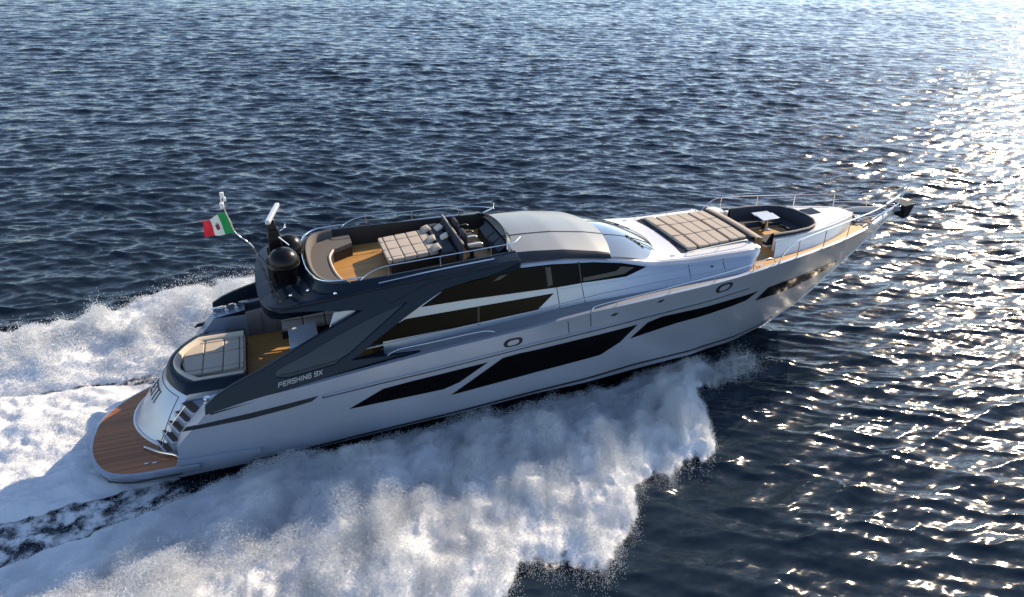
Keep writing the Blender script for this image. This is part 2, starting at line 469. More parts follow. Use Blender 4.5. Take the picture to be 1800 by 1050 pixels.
# ------------------------------------------------------------------ hull
def z_keel(x): return I(x, [0, 14, 18] + STX, [-.75, -.95, -1.15] + STZ)
XAZ = [-1, 0.0, .55, .8, 1.14, 1.47, 2.04, 2.3]; XAX = [2.3, 2.3, 2.3, 2.42, 2.42, 2.71, 3.29, 3.5]
def x_aft(z): return I(z, XAZ, XAX)
def build_hull():
    NU, NV = 120, 18
    us = [(k / (NU - 1)) for k in range(NU)]
    us = [u ** 0.92 for u in us]
    rows = []
    for j in range(NV):
        v = j / (NV - 1); xa = x_aft(.06 + v * 2.05); row = []
        for u in us:
            x = xa + (27.99 - xa) * u
            z = z_low(x) + v * (z_sheer(x) - z_low(x))
            row.append((x, hull_y(x, z), z))
        rows.append(row)
    # sheer cap and inner lip
    top = rows[-1]
    cap = [(p[0], min(p[1] + .11, -0.005), p[2] + .012) for p in top]
    lip = [(p[0], min(p[1] + .13, -0.003), p[2] - .10) for p in top]
    low = rows[0]
    b1 = [(p[0], min(p[1] + .10, 0), p[2] - .03) for p in low]
    bot = []
    for t in (.33, .66, 1.0):
        bot.append([(p[0], p[1] * (1 - t), p[2] * (1 - t) + min(z_keel(p[0]), p[2]) * t) for p in b1])
    m = MB(); m.loft([lip, cap] + rows[::-1]); 
    # quarter block beside the stairs
    yi = -2.18
    side_aft = [r[0] for r in rows if r[0][2] > 0.42]
    inner_aft = [(p[0], yi, p[2]) for p in side_aft]
    inner_fwd = [(4.3, yi, p[2]) for p in side_aft]
    m.loft([side_aft, inner_aft, inner_fwd])
    zq = [(x, z_sheer(x)) for x in (3.29, 3.6, 4.0, 4.3)]
    m.loft([[(x, hull_y(x, z) + .10, z + .010) for x, z in zq], [(x, yi, z + .010) for x, z in zq]])
    m.mirror()
    hull = m.build('hull', 'silver_paint', yacht, smooth=True, angle=40)
    n = MB(); n.loft([rows[0], b1] + bot); n.mirror()
    # flat lower transom
    aft = [low[0], b1[0]] + [b[0] for b in bot]
    n.add(aft + [(p[0], -p[1], p[2]) for p in aft[::-1]], [tuple(range(2 * len(aft)))])
    n.build('hull_bottom', 'bottom_paint', hull, smooth=True, angle=30)
    return hull
hull = build_hull()

UPW = [(16.13, 3.97), (15.38, 3.80), (13.97, 3.82), (13.15, 3.80), (10.38, 3.82), (9.08, 3.80), (9.90, 4.24), (11.00, 4.36), (11.55, 4.51), (12.98, 4.48), (14.33, 4.36), (15.27, 4.20)]
LOW = [(13.00, 3.64), (12.48, 3.24), (11.34, 3.14), (7.70, 2.98), (7.13, 2.94), (8.63, 3.53)]
HWS = [[(20.41, 2.15), (20.87, 2.56), (21.62, 2.55), (25.29, 2.23), (25.46, 1.98), (23.25, 1.83)],
       [(15.33, 2.04), (15.88, 2.51), (16.38, 2.61), (20.32, 2.58), (19.85, 2.33), (19.30, 2.29), (17.00, 2.22)],
       [(9.64, 1.31), (11.16, 2.28), (11.66, 2.34), (12.13, 2.35), (15.50, 2.52), (14.96, 1.99), (14.33, 1.67), (12.18, 1.53)],
       [(10.71, 2.23), (9.87, 1.71), (9.42, 1.57), (6.81, 1.47), (7.75, 1.95), (8.58, 2.05)]]
HLAB = ['slim black bow window running towards the stem', 'long black hull window behind the bow window', 'largest black hull window amidships', 'aftmost black hull window']
for poly, lab in zip(HWS, HLAB):
    for side in (1, -1):
        d = MB().decal(poly, hull_y, .014)
        if side < 0: d = d.flip_copy()
        d.build('hull_window', 'dark_glass', hull, smooth=True, label=lab if side > 0 else None)
for poly, nm, mt in (([(2.66, 1.62), (2.76, 1.73), (4.33, 1.87), (4.76, 1.92), (6.06, 2.08), (5.87, 1.94), (5.28, 1.83), (4.30, 1.70)], 'quarter_slot', 'charcoal_paint'),):
    for side in (1, -1):
        d = MB().decal(poly, hull_y, .012)
        (d if side > 0 else d.flip_copy()).build(nm, mt, hull, smooth=True)
def strip_on(F, pts, w, off, name, m, parent, r=None):
    poly = [(x, z + w / 2) for x, z in pts] + [(x, z - w / 2) for x, z in pts[::-1]]
    for side in (1, -1):
        d = MB().decal(poly, F, off, dx=.3, rows=2)
        (d if side > 0 else d.flip_copy()).build(name, m, parent, smooth=True)
# knuckle line: a raised silver rail over a dark groove
strip_on(hull_y, [(6.15, 2.00), (7.71, 2.155), (12.12, 2.53), (15.46, 2.72), (19.77, 2.87)], .05, .012, 'rub_groove', 'charcoal_paint', hull)
strip_on(hull_y, [(6.2, 2.055), (7.71, 2.21), (12.12, 2.585), (15.46, 2.775), (19.7, 2.92)], .045, .035, 'rub_rail', 'silver_paint', hull)
BOOT = [(1.0, .0), (2.6, .06), (4.07, .20), (8.09, .485), (12.25, .735), (15.64, .86), (18.5, .76), (19.62, .64), (21.2, .47), (22.6, .40)]
strip_on(hull_y, [(x, z + .02) for x, z in BOOT[2:]], .075, .012, 'boot_stripe', 'black_trim', hull)
strip_on(hull_y, [(2.4, .66), (3.2, .65), (4.4, .61)], .13, .06, 'stern_fender', 'silver_paint', hull)
# builder's badges, a dark oval ring with a pale centre
def badge(cx, cz, w, h):
    def oval(s): return [(cx + w * s * (abs(math.cos(t)) ** .6) * (1 if math.cos(t) > 0 else -1), cz - .10 * w * math.cos(t) * -1 + h * s * math.sin(t)) for t in [2 * math.pi * k / 28 + .001 for k in range(28)]]
    for side in (1, -1):
        d = MB().decal(oval(1), hull_y, .016, dx=.05); d = d if side > 0 else d.flip_copy()
        b = d.build('hull_badge', 'black_trim', hull, smooth=True)
        e = MB()
        e.decal(oval(.62), hull_y, .026, dx=.05)
        e = e if side > 0 else e.flip_copy()
        e.build('badge_plate', 'silver_paint', b, smooth=True)
badge(18.6, 3.20, .33, .155); badge(11.45, 2.765, .28, .135)
def scup(poly):
    for side in (1, -1):
        d = MB().decal(poly, lambda x, z: hull_y(x, z), .01, dx=.08); d = d if side > 0 else d.flip_copy()
        d.build('fairlead', 'black_trim', hull)
for x, z in ((14.62, 3.06), (16.2, 3.2)): scup([(x - .14, z), (x - .02, z + .05), (x + .14, z + .06), (x + .02, z - .03)])
# gate seams in the bulwark
for x0, z0, x1, z1 in ((13.11, 3.14, 13.18, 2.72), (13.82, 3.24, 13.88, 2.80)):
    for side in (1, -1):
        d = MB().decal([(x0 - .012, z0), (x0 + .012, z0), (x1 + .012, z1), (x1 - .012, z1)], hull_y, .005, dx=.01, rows=3); d = d if side > 0 else d.flip_copy()
        d.build('gate_seam', 'charcoal_paint', hull)

# ------------------------------------------------------------------ decks
def z_deck(x): return z_sheer(x) - .085
def deck_sheet(name, x0, x1, m, ins=.125, dz=0.0, y_in=None, n=60, ycols=12, parent=yacht):
    d = MB(); rings = []
    for k in range(n):
        x = x0 + (x1 - x0) * k / (n - 1); hbm = max(hb_sheer(x) - ins, .02)
        if y_in is None: ys = [-hbm + 2 * hbm * j / ycols for j in range(ycols + 1)]
        else: ys = [-hbm + (hbm - y_in(x)) * j / 2 for j in range(3)]
        rings.append([(x, y, z_deck(x) + dz + .03 * (1 - (y / 3.2) ** 2)) for y in ys])
    d.loft(rings)
    if y_in is not None: d.mirror()
    return d.build(name, m, parent, smooth=True)
mat('deck_grey', (0.24, 0.255, 0.28), 0.5, vary=0.08, vscale=3)
deck_sheet('side_deck', 7.9, 27.85, 'deck_grey')
deck_sheet('foredeck_teak', 19.75, 26.9, 'teak', ins=.16, dz=.008)

# ------------------------------------------------------------------ swim platform
def plat_outline(s=0.0):
    L_ = [(2.85, -2.77), (2.2, -2.75), (1.5, -2.73), (.95, -2.62), (.52, -2.34), (.23, -1.88), (.06, -1.27), (.02, -.65), (.08, -.05), (.27, .45), (.58, .90), (1.02, 1.32), (1.6, 1.75), (2.2, 2.1), (2.85, 2.4)]
    return [(x + s * (1 - min(x / 2.2, 1)) , y - s * .9 * (1 if y > .4 else -1 if y < -1.6 else 0)) for x, y in L_]
po = curve_pts([(x, y, 0) for x, y in plat_outline()], 90)
pi_ = curve_pts([(x, y, 0) for x, y in plat_outline(.07)], 90)
pm = MB(); A = [(p.x, p.y) for p in po]
lo = [(p.x + (.22 if p.x < 1.6 else .12) * 1, p.y * .93) for p in po]
pm.loft([[(x, y, .455) for x, y in lo], [(x, y, .02 + .02 * x) for x, y in lo]])
pm.v = []; pm.f = []
rings = []
for z, s in ((.06, .94), (.30, .985), (.44, 1.0), (.495, .998), (.505, .985)):
    rings.append([(2.0 + (p.x - 2.0) * s, p.y * s, z) for p in po])
pm.loft(rings)
pm.add(rings[-1], [tuple(range(len(po)))]); pm.add(rings[0], [tuple(range(len(po)))[::-1]])
plat = pm.build('swim_platform', 'silver_paint', yacht, smooth=True, angle=30)
MB().slab([(p.x, p.y) for p in pi_], .500, .515).build('teak_planking', 'platform_teak', plat)
gb = MB(); gb.tube(curve_pts([(1.42, -1.68, .52), (1.50, -1.75, .60), (1.85, -2.08, .62), (2.25, -2.32, .60), (2.34, -2.38, .52)], 20), .028); gb.build('grab_rail', 'steel', plat, smooth=True)
sl = MB()
sl.tube(curve_pts([(.6, -2.40, .22), (1.2, -2.66, .235), (2.4, -2.72, .25)], 12), .022)
sl.build('rubbing_strip', 'black_trim', plat, smooth=True)
ct = MB()
for x, y in ((1.55, -2.35), (1.75, -2.38)): ct.box((x, y, .522), (.10, .05, .014))
ct.split('deck_fitting', 'steel', plat)

# ------------------------------------------------------------------ transom door, stern stairs
def transom():
    rows = []; NR, NC = 10, 33
    for j in range(NR + 1):
        t = j / NR; row = []
        for k in range(NC):
            v = -1 + 2 * k / (NC - 1)
            yb, yt = 1.80 * v, 1.50 * v
            xb, xt = 1.05 + .285 * yb * yb, 2.12 + .29 * yt * yt
            z = .5 + (1.86 - .5) * t
            bulge = -.10 * math.sin(math.pi * t) - .05 * (1 - t) ** 4
            row.append((xb + (xt - xb) * t ** .9 + bulge, yb + (yt - yb) * t, z))
        rows.append(row)
    m = MB(); m.loft(rows)
    for k in (0, -1):
        e = [r[k] for r in rows]; s = 1 if e[0][1] > 0 else -1
        f1 = [(p[0] + .5, p[1] + s * .0, p[2] + .0) for p in e]
        f2 = [(4.25, s * 1.62, p[2] + .08 * (p[2] - .5) / 1.36) for p in e]
        m.loft([e, f1, f2])
    return m
tr = transom().build('transom_door', 'silver_paint', yacht, smooth=True, angle=35)
# rounded rim at the foot, door seam
rim = MB(); rim.tube([(1.03 + .285 * (1.80 * v) ** 2, 1.80 * v, .53) for v in [-1 + k / 12 for k in range(25)]], .045); rim.build('transom_rim', 'white_gelcoat', tr, smooth=True)
def trans_pt(v, t, off=.012):
    yb, yt = 1.80 * v, 1.50 * v
    xb, xt = 1.05 + .285 * yb * yb, 2.12 + .29 * yt * yt
    z = .5 + 1.36 * t; bulge = -.10 * math.sin(math.pi * t) - .05 * (1 - t) ** 4
    return Vector((xb + (xt - xb) * t ** .9 + bulge - off, yb + (yt - yb) * t, z + off * .5))
sm = MB(); sm.tube([trans_pt(v, .90, 0) for v in [-.86 + 1.72 * k / 30 for k in range(31)]] , .012, 6)
for s in (-1, 1): sm.tube([trans_pt(s * (.86 + .06 * math.sin(k / 10 * 1.6)), .90 - .85 * k / 10, 0) for k in range(11)], .012, 6)
sm.build('door_seam', 'charcoal_paint', tr, smooth=True)

# letters as flat solids from simple strokes
FONT = {'P': [[(0, 0), (0, 1), (.8, 1), (.8, .5), (0, .5)]], 'E': [[(.8, 1), (0, 1), (0, 0), (.8, 0)], [(0, .5), (.65, .5)]],
        'R': [[(0, 0), (0, 1), (.8, 1), (.8, .5), (0, .5)], [(.3, .5), (.8, 0)]], 'S': [[(.8, 1), (0, 1), (0, .5), (.8, .5), (.8, 0), (0, 0)]],
        'H': [[(0, 0), (0, 1)], [(.8, 0), (.8, 1)], [(0, .5), (.8, .5)]], 'I': [[(.1, 0), (.1, 1)]], 'N': [[(0, 0), (0, 1), (.8, 0), (.8, 1)]],
        'G': [[(.8, 1), (0, 1), (0, 0), (.8, 0), (.8, .5), (.4, .5)]], '9': [[(.8, .5), (0, .5), (0, 1), (.8, 1), (.8, 0), (0, 0)]],
        'X': [[(0, 0), (.8, 1)], [(0, 1), (.8, 0)]], 'T': [[(0, 1), (.8, 1)], [(.4, 1), (.4, 0)]], 'F': [[(0, 0), (0, 1), (.8, 1)], [(0, .5), (.6, .5)]], ' ': []}
def letters(text, mp, w=.13, gap=1.18, slant=.0):
    """mp(u, v) -> point; u advances one per letter height-unit"""
    m = MB(); u0 = 0
    for ch in text:
        for st in FONT[ch]:
            for a, b in zip(st[:-1], st[1:]):
                d = Vector((b[0] - a[0], b[1] - a[1])); d.normalize(); n_ = Vector((-d.y, d.x)) * w / 2; e = d * w / 2
                q = [Vector(a) - e + n_, Vector(b) + e + n_, Vector(b) + e - n_, Vector(a) - e - n_]
                fr = [mp(u0 + p.x + slant * p.y, p.y, 1) for p in q]; bk = [mp(u0 + p.x + slant * p.y, p.y, 0) for p in q]
                m.add(fr + bk, [(0, 1, 2, 3), (7, 6, 5, 4), (0, 4, 5, 1), (1, 5, 6, 2), (2, 6, 7, 3), (3, 7, 4, 0)])
        u0 += .55 if ch in 'I ' else gap
    return m, u0
m, wd = letters('ETTI', lambda u, v, f: trans_pt(.02 - u * .118, .58 + .20 * v, .016 if f else .002), .14)
m.build('name_lettering', 'charcoal_paint', tr)

st = MB(); tread = MB()
for k in range(5):
    z1 = (.61, .90, 1.18, 1.46, 1.70)[k]; xl = 1.70 + .21 * k; xr = xl + .30
    P = [(xl, -1.50 - .02 * k), (xr, -2.17), (xr + 1.6 - .2 * k, -2.17), (xl + 1.9 - .2 * k, -1.50 - .02 * k)]
    st.slab(P, z1 - .33 if k else .5, z1)
    tread.slab([(xl + .05, -1.53 - .02 * k), (xr + .05, -2.15), (xr + .30, -2.15), (xl + .30, -1.53 - .02 * k)], z1 - .002, z1 + .012)
stair = st.build('stern_stairs', 'silver_paint', yacht, bevel=.02)
tread.split('step_treads', 'step_wood', stair)
st2 = MB(); st2.v = st.flip_copy().v; st2.f = st.flip_copy().f; s2 = st2.build('stern_stairs', 'silver_paint', yacht, bevel=.02)
tr2 = tread.flip_copy(); tr2.split('step_treads', 'step_wood', s2)
hr = MB(); hr.tube(curve_pts([(1.95, -2.12, .75), (2.15, -2.13, 1.2), (2.45, -2.14, 1.6), (2.75, -2.15, 1.95)], 16), .011); hr.build('handrail', 'steel', stair, smooth=True)

# ------------------------------------------------------------------ cockpit
MB().slab([(2.9, -2.18), (7.9, -2.3), (7.9, 2.3), (2.9, 2.18)], 1.25, 1.35).build('cockpit_deck', 'teak', yacht)
# pad base / backrest ring behind it
def pad_ring(inset, zf):
    L_ = []
    for k in range(25):
        v = -1 + k / 12; y = (1.46 - inset) * v
        L_.append((2.12 + .29 * (1.46 * v) ** 2 + inset * .85, y, zf))
    s = -(1.46 - inset); 
    return [(4.22, s, zf)] + L_ + [(4.22, -s, zf)]
cb = MB(); cb.loft([pad_ring(0, 1.80), pad_ring(-.04, 1.86), pad_ring(.06, 2.04), pad_ring(.14, 2.10), pad_ring(.22, 2.09), pad_ring(.26, 1.86)])
cs = cb.build('sunpad_surround', 'navy_paint', yacht, smooth=True, angle=50)
MB().slab([(p[0], p[1]) for p in pad_ring(.2, 0)], 1.36, 1.87).build('sunpad_base', 'navy_paint', cs)
br = MB(); br.loft([pad_ring(.24, 1.90), pad_ring(.25, 2.10), pad_ring(.31, 2.13), pad_ring(.40, 2.06), pad_ring(.44, 1.9)])
br.v = [(x, y, z) for x, y, z in br.v]
br.build('backrest', 'cream_fabric', cs, smooth=True, angle=60)
def cushions(name, xs, ys, z, h, m, parent, mapf=None, gap=.012, clip=None, bev=.03):
    b = MB()
    for i in range(len(xs) - 1):
        for j in range(len(ys) - 1):
            x0, x1, y0, y1 = xs[i] + gap, xs[i + 1] - gap, ys[j] + gap, ys[j + 1] - gap
            P = [(x0, y0), (x1, y0), (x1, y1), (x0, y1)]
            if clip:
                P = [(max(px, clip(py)), py) for px, py in P]
                if P[0][0] >= x1 - .05 or P[3][0] >= x1 - .05: continue
            if mapf: P = [mapf(*p) for p in P]
            b.slab(P, (lambda x, y: z(x, y)) if callable(z) else z, (lambda x, y: z(x, y) + h) if callable(z) else z + h)
    return b.build(name, m, parent, bevel=bev, seg=3)
cp = MB().slab([(2.72, -.70), (4.24, -.80), (4.24, 1.2), (2.78, 1.2), (2.6, .5), (2.55, 0)], 1.86, 1.945).build('cockpit_sunpad', 'cream_fabric', yacht)
cushions('mattress', [2.55, 3.12, 3.66, 4.10, 4.22], [-.78, -.55, .28, .92, 1.18], 1.93, .09, 'taupe_fabric', cp, gap=.014, clip=lambda y: 2.56 + .22 * (y - .15) ** 2)
# side walls of the cockpit
for s in (-1, 1):
    w = MB(); w.slab([(4.3, s * 2.18), (7.9, s * 2.3), (7.9, s * 2.42), (4.3, s * 2.30)], 1.3, lambda x, y: z_sheer(x) - .08); o = w.build('cockpit_wall', 'taupe_panel', yacht, bevel=.015)
    d = MB()
    for xx in (4.75, 5.2, 5.65): d.box((xx, s * (2.18 + .12 * (xx - 4.3) / 3.6 - .004), 1.75), (.012, .012, .75))
    d.split('panel_seams', 'dark_panel', o)
    c = MB(); c.loft([[(x, s * yy, z_sheer(x) - .08 + dz) for x in (3.4, 4.3, 5.5, 6.8, 7.95)] for yy, dz in ((2.22, 0), (2.24, .02), (2.75, .02), (2.92, -.02))]); c.build('coaming_top', 'charcoal_paint', yacht, smooth=True)
sf = MB(); sf.slab([(5.3, 1.62), (7.4, 1.62), (7.4, 2.2), (5.3, 2.2)], 1.352, 1.62); so = sf.build('cockpit_sofa', 'dark_panel', yacht, bevel=.02)
cushions('seat_cushions', [5.32, 6.0, 6.7, 7.38], [1.6, 2.18], 1.62, .14, 'taupe_fabric', so)
cushions('back_cushions', [5.32, 6.0, 6.7, 7.38], [2.02, 2.2], 1.78, .34, 'taupe_fabric', so)
t = MB(); t.slab([(5.50, -.16), (6.36, .22), (6.36, 1.36), (5.50, 1.10)], 1.93, 1.975); tb = t.build('cockpit_table', 'table_top', yacht, bevel=.012)
l = MB(); l.lathe((5.93, .6, 1.352), [(.16, 0), (.16, .02), (.05, .05), (.05, .55), (.12, .575)], 16); l.build('pedestal', 'steel', tb, smooth=True)
# aft bulkhead with sliding doors
MB().slab([(7.9, -2.1), (8.02, -2.1), (8.02, 2.1), (7.9, 2.1)], 1.3, 4.02).build('saloon_bulkhead', 'dark_glass', yacht)
bp = MB()
for s in (-1, 1):
    bp.add([(6.55, s * 2.28, 3.55), (6.95, s * 2.28, 3.55), (7.38, s * 2.18, 4.06), (6.75, s * 2.18, 4.06), (6.6, s * 2.05, 3.55), (7.0, s * 2.05, 3.55), (7.42, s * 1.95, 4.06), (6.8, s * 1.95, 4.06)],
           [(0, 1, 2, 3), (7, 6, 5, 4), (0, 4, 5, 1), (1, 5, 6, 2), (2, 6, 7, 3), (3, 7, 4, 0)])
    bp.add([(6.5, s * 2.30, 1.6), (6.85, s * 2.30, 1.6), (6.95, s * 2.28, 3.55), (6.55, s * 2.28, 3.55), (6.55, s * 2.1, 1.6), (6.9, s * 2.1, 1.6), (7.0, s * 2.05, 3.55), (6.6, s * 2.05, 3.55)],
           [(0, 1, 2, 3), (7, 6, 5, 4), (0, 4, 5, 1), (1, 5, 6, 2), (2, 6, 7, 3), (3, 7, 4, 0)])
bp.split('support_post', 'silver_paint', yacht, bevel=.02)

# ------------------------------------------------------------------ mooring gear on the quarters
for s in (-1, 1):
    wl_ = MB()
    for x in (3.35, 3.75, 4.05):
        wl_.lathe((x, s * 2.52, z_sheer(x) + .015), [(.085, 0), (.09, .02), (.05, .05), (.05, .12), (.085, .15), (.08, .175), (.02, .185)], 14)
    for x in (3.55, 4.3):
        zz = z_sheer(x) + .015
        wl_.tube([(x - .12, s * 2.6, zz + .09), (x + .12, s * 2.6, zz + .09)], .02); wl_.tube([(x - .05, s * 2.6, zz), (x - .05, s * 2.6, zz + .09)], .016); wl_.tube([(x + .05, s * 2.6, zz), (x + .05, s * 2.6, zz + .09)], .016)
    wl_.split('mooring_winch', 'steel', yacht, smooth=True)

# ------------------------------------------------------------------ deckhouse
mat('dash_beige', (0.045, 0.039, 0.031), 0.35, vary=0.15); mat('dash_grey', (0.018, 0.019, 0.022), 0.3)
def z_roofc(x): return I(x, [7, 12, 15.1, 15.3, 17.15, 18, 20.6], [4.6, 4.62, 4.42, 4.44, 3.985, 4.02, 4.05])
def cabin_ring(x, sh=0.0):
    r = []; zb_, zt_, zc_ = zb(x) - .12, zt(x), z_roofc(x)
    if x < 12.0: zt_ = 4.10 + .052 * (x - 7.5)
    prof = []
    low_top = 3.98 if x < 12.05 else None
    for k in range(5):
        z = zb_ + (zt_ - .10 - zb_) * k / 4; prof.append((cab_y(x, z), z))
    y0 = cab_y(x, zt_)
    for a in (25, 50, 75): prof.append((y0 + .10 * (1 - math.cos(R(a))), zt_ - .10 + .10 * math.sin(R(a))))
    for k in range(1, 9):
        t = k / 8; y = (y0 + .10) * (1 - t); prof.append((y, low_top if low_top else zt_ + max(zc_ - zt_, -.05) * (1 - (y / (y0 + .1)) ** 2)))
    prof += [(-y, z) for y, z in prof[-2::-1]]
    f = lambda z: x - sh * .55 * (1 - min(max((z - 3.42) / .55, 0), 1)) * 1.0
    return [(f(z), y, z) for y, z in prof]
rings = [cabin_ring(x) for x in np.arange(7.95, 19.3, .18)] + [cabin_ring(19.3 + (20.52 - 19.3) * k / 8, k / 8) for k in range(9)]
# round the forward corners
for k, w in ((-1, 1.0), (-2, .45), (-3, .15)):
    rings[k] = [(p[0], p[1] * (1 - .06 * w), p[2] - .02 * w) for p in rings[k]]
dk = MB(); dk.loft(rings); dk.add(rings[-1], [tuple(range(len(rings[-1])))])
cabin = dk.build('deckhouse', 'silver_paint', yacht, smooth=True, angle=42)
# pale coachroof skin over the forward part
for side in (1, -1):
    d = MB().decal(UPW, cab_y, .014, dx=.2); d = d if side > 0 else d.flip_copy()
    w = d.build('side_window', 'dark_glass', cabin, smooth=True)
    for pl, nm, mt in (([(13.96, 3.96), (15.09, 4.01), (15.23, 4.11), (15.70, 4.02), (15.34, 3.89), (13.97, 3.86) ], 'dashboard', 'dash_beige'), ([(11.18, 4.23), (11.40, 4.36), (11.63, 4.38), (11.41, 4.26) ], 'blind', 'dash_beige'), ([(12.80, 4.40), (12.95, 4.42), (12.99, 3.89), (12.87, 3.88) ], 'pillar', 'dash_grey')):
        e = MB().decal(pl, cab_y, .017, dx=.1, back=.002); e = e if side > 0 else e.flip_copy(); e.build(nm, mt, w)
    for x in (12.85, 13.9):
        e = MB().decal([(x - .02, 3.84), (x + .02, 3.84), (x - .03, 4.43), (x - .07, 4.43)], cab_y, .02, dx=.05); e = e if side > 0 else e.flip_copy(); e.build('mullion', 'black_trim', w)
    d = MB().decal(LOW, cab_y, .014, dx=.2); d = d if side > 0 else d.flip_copy()
    w = d.build('saloon_window', 'brown_glass', cabin, smooth=True, label='long brown tinted saloon window under the upper side windows')
    e = MB().decal([(10.64, 3.06), (10.70, 3.06), (10.74, 3.57), (10.68, 3.57)], cab_y, .02, dx=.05); e = e if side > 0 else e.flip_copy(); e.build('mullion', 'black_trim', w)
for x0, z0, x1, z1 in ((13.11, 3.79, 13.18, 3.12), (13.90, 3.80, 14.01, 3.05), (17.63, 3.82, 17.62, 3.44), (18.9, 3.86, 18.88, 3.5)):
    for side in (1, -1):
        d = MB().decal([(x0 - .011, z0), (x0 + .011, z0), (x1 + .011, z1), (x1 - .011, z1)], cab_y, .004, dx=.01, rows=3); d = d if side > 0 else d.flip_copy()
        d.build('panel_seam', 'charcoal_paint', cabin)
strip_on(cab_y, [(7.3, 2.86), (8.6, 2.97), (12.4, 3.22), (14.6, 3.42), (16.8, 3.50), (19.3, 3.57)], .03, .035, 'side_moulding', 'silver_paint', cabin)
strip_on(cab_y, [(13.2, 3.73), (15.4, 3.72), (17.0, 3.74), (19.6, 3.80)], .02, .014, 'side_crease', 'silver_paint', cabin)
nl = MB()
for s in (-1, 1): nl.box((18.45, s * 2.16, 3.68), (.09, .03, .09)); nl.box((13.95, s * 2.19, 3.62), (.04, .03, .07))
nl.split('courtesy_light', 'charcoal_paint', cabin, bevel=.01)

# white coachroof skin: forward of the windscreen
sk = []
for x in np.arange(15.6, 20.5, .15):
    y0 = cab_y(x, zt(x)) + .10; ys = [y0 * (1 - k / 8) for k in range(17)]
    sk.append([(x, y, zt(x) + max(z_roofc(x) - zt(x), -.05) * (1 - (y / y0) ** 2) + .006) for y in ys])
cr_ = MB().loft(sk).build('coachroof', 'white_gelcoat', yacht, smooth=True)

# windscreen
def screen_pt(v, t, off=.02):
    a = Vector((15.22 - .33 * v * v, -1.90 * v, 4.60 - .20 * v * v)); b = Vector((17.15 - .68 * v * v, -1.86 * v, 4.005 - .03 * v * v))
    p = a.lerp(b, t); p.z += .10 * math.sin(math.pi * t) * (1 - .5 * v * v) + off
    return p
g = MB(); g.loft([[screen_pt(-1 + 2 * k / 24, t / 12) for k in range(25)] for t in range(13)])
ed = [screen_pt(-1 + 2 * k / 24, 1) for k in range(25)]
g.loft([ed, [(p.x + .02, p.y, p.z - .06) for p in ed]])
for v in (-1, 1):
    e = [screen_pt(v, t / 12) for t in range(13)]; g.loft([e, [(p.x, p.y * 1.01, p.z - .12) for p in e]])
ws = g.build('windscreen', 'screen_glass', yacht, smooth=True, angle=30)
bt = MB(); bt.tube([screen_pt(-1 + 2 * k / 24, 1.0, .0) for k in range(25)], .03, 6); bt.build('screen_gasket', 'charcoal_paint', ws, smooth=True)
mm = MB()
for v in (-.33, .33): mm.tube([screen_pt(v, t / 8, .022) for t in range(9)], .014, 6)
mm.split('screen_mullion', 'charcoal_paint', ws, smooth=True)
for v0, v1, tm in ((.30, .62, .62), (-.75, -.35, .55)):
    wp = MB(); a = screen_pt(v0, tm, .05); b = screen_pt(v1, tm + .12, .05); c = screen_pt((v0 + v1) / 2 + .12, 1.02, .04)
    pts = [screen_pt(v0 + (v1 - v0) * k / 10, tm - .12 + .30 * k / 10, .045) for k in range(11)]
    wp.tube(pts, .016, 6)
    for p in pts[1::2]: wp.box(p, (.05, .05, .03))
    wp.tube([pts[5], (pts[5] + c) / 2 + Vector((0, 0, .03)), c], .013, 6); wp.build('wiper', 'black_trim', ws, smooth=True)

# ------------------------------------------------------------------ hard top
def roof_pt(u, y):
    yy = abs(y); xf = 15.30 - .105 * yy * yy; xa = 11.95 + .02 * yy
    x = xa + (xf - xa) * u
    zc = I(x, [11.9, 12.6, 13.5, 14.6, 15.3], [4.96, 4.965, 4.93, 4.78, 4.63]); 
    return (x, y, zc - .060 * yy * yy)
def yed(u): return I(u, [0, .4, 1], [1.66, 1.76, 1.90])
rr_ = []
for i in range(25):
    u = i / 24; ye = yed(u); rr_.append([roof_pt(u, -ye + 2 * ye * k / 24) for k in range(25)])
m = MB().loft(rr_); front = rr_[-1]; m.loft([front, [(p[0] + .03, p[1], p[2] - .05) for p in front], [(p[0] - .05, p[1], p[2] - .09) for p in front]])
roof = m.build('hardtop', 'roof_silver', yacht, smooth=True, angle=40)
ns = MB()
for s in (-1, 1):
    A_, B_, C_ = [], [], []
    for i in range(25):
        u = i / 24; p = roof_pt(u, s * yed(u)); x = p[0]
        A_.append((x, p[1] + s * .0, p[2] + .012)); zz = zt(x) - .02; w = max(0, min(1, (15.15 - x) / 1.2))
        B_.append((x, p[1] + s * (.10 * w + .02), p[2] - .05 * w)); C_.append((x, s * (abs(cab_y(x, zz)) + .03), min(zz + .02, p[2] - .03)))
    D_ = [(p[0], p[1] - s * .06, p[2] + .014) for p in A_]
    ns.loft([D_, A_, B_, C_])
ns.split('hardtop_side', 'navy_paint', roof, smooth=True, angle=60)
for y in (-.62,):
    q = MB(); q.loft([[(*roof_pt(i / 24, y + dy)[:2], roof_pt(i / 24, y + dy)[2] + dz) for i in range(25)] for dy, dz in ((-.03, .0), (-.03, .008), (.03, .008), (.03, .0))]); q.build('roof_joint', 'charcoal_paint', roof)

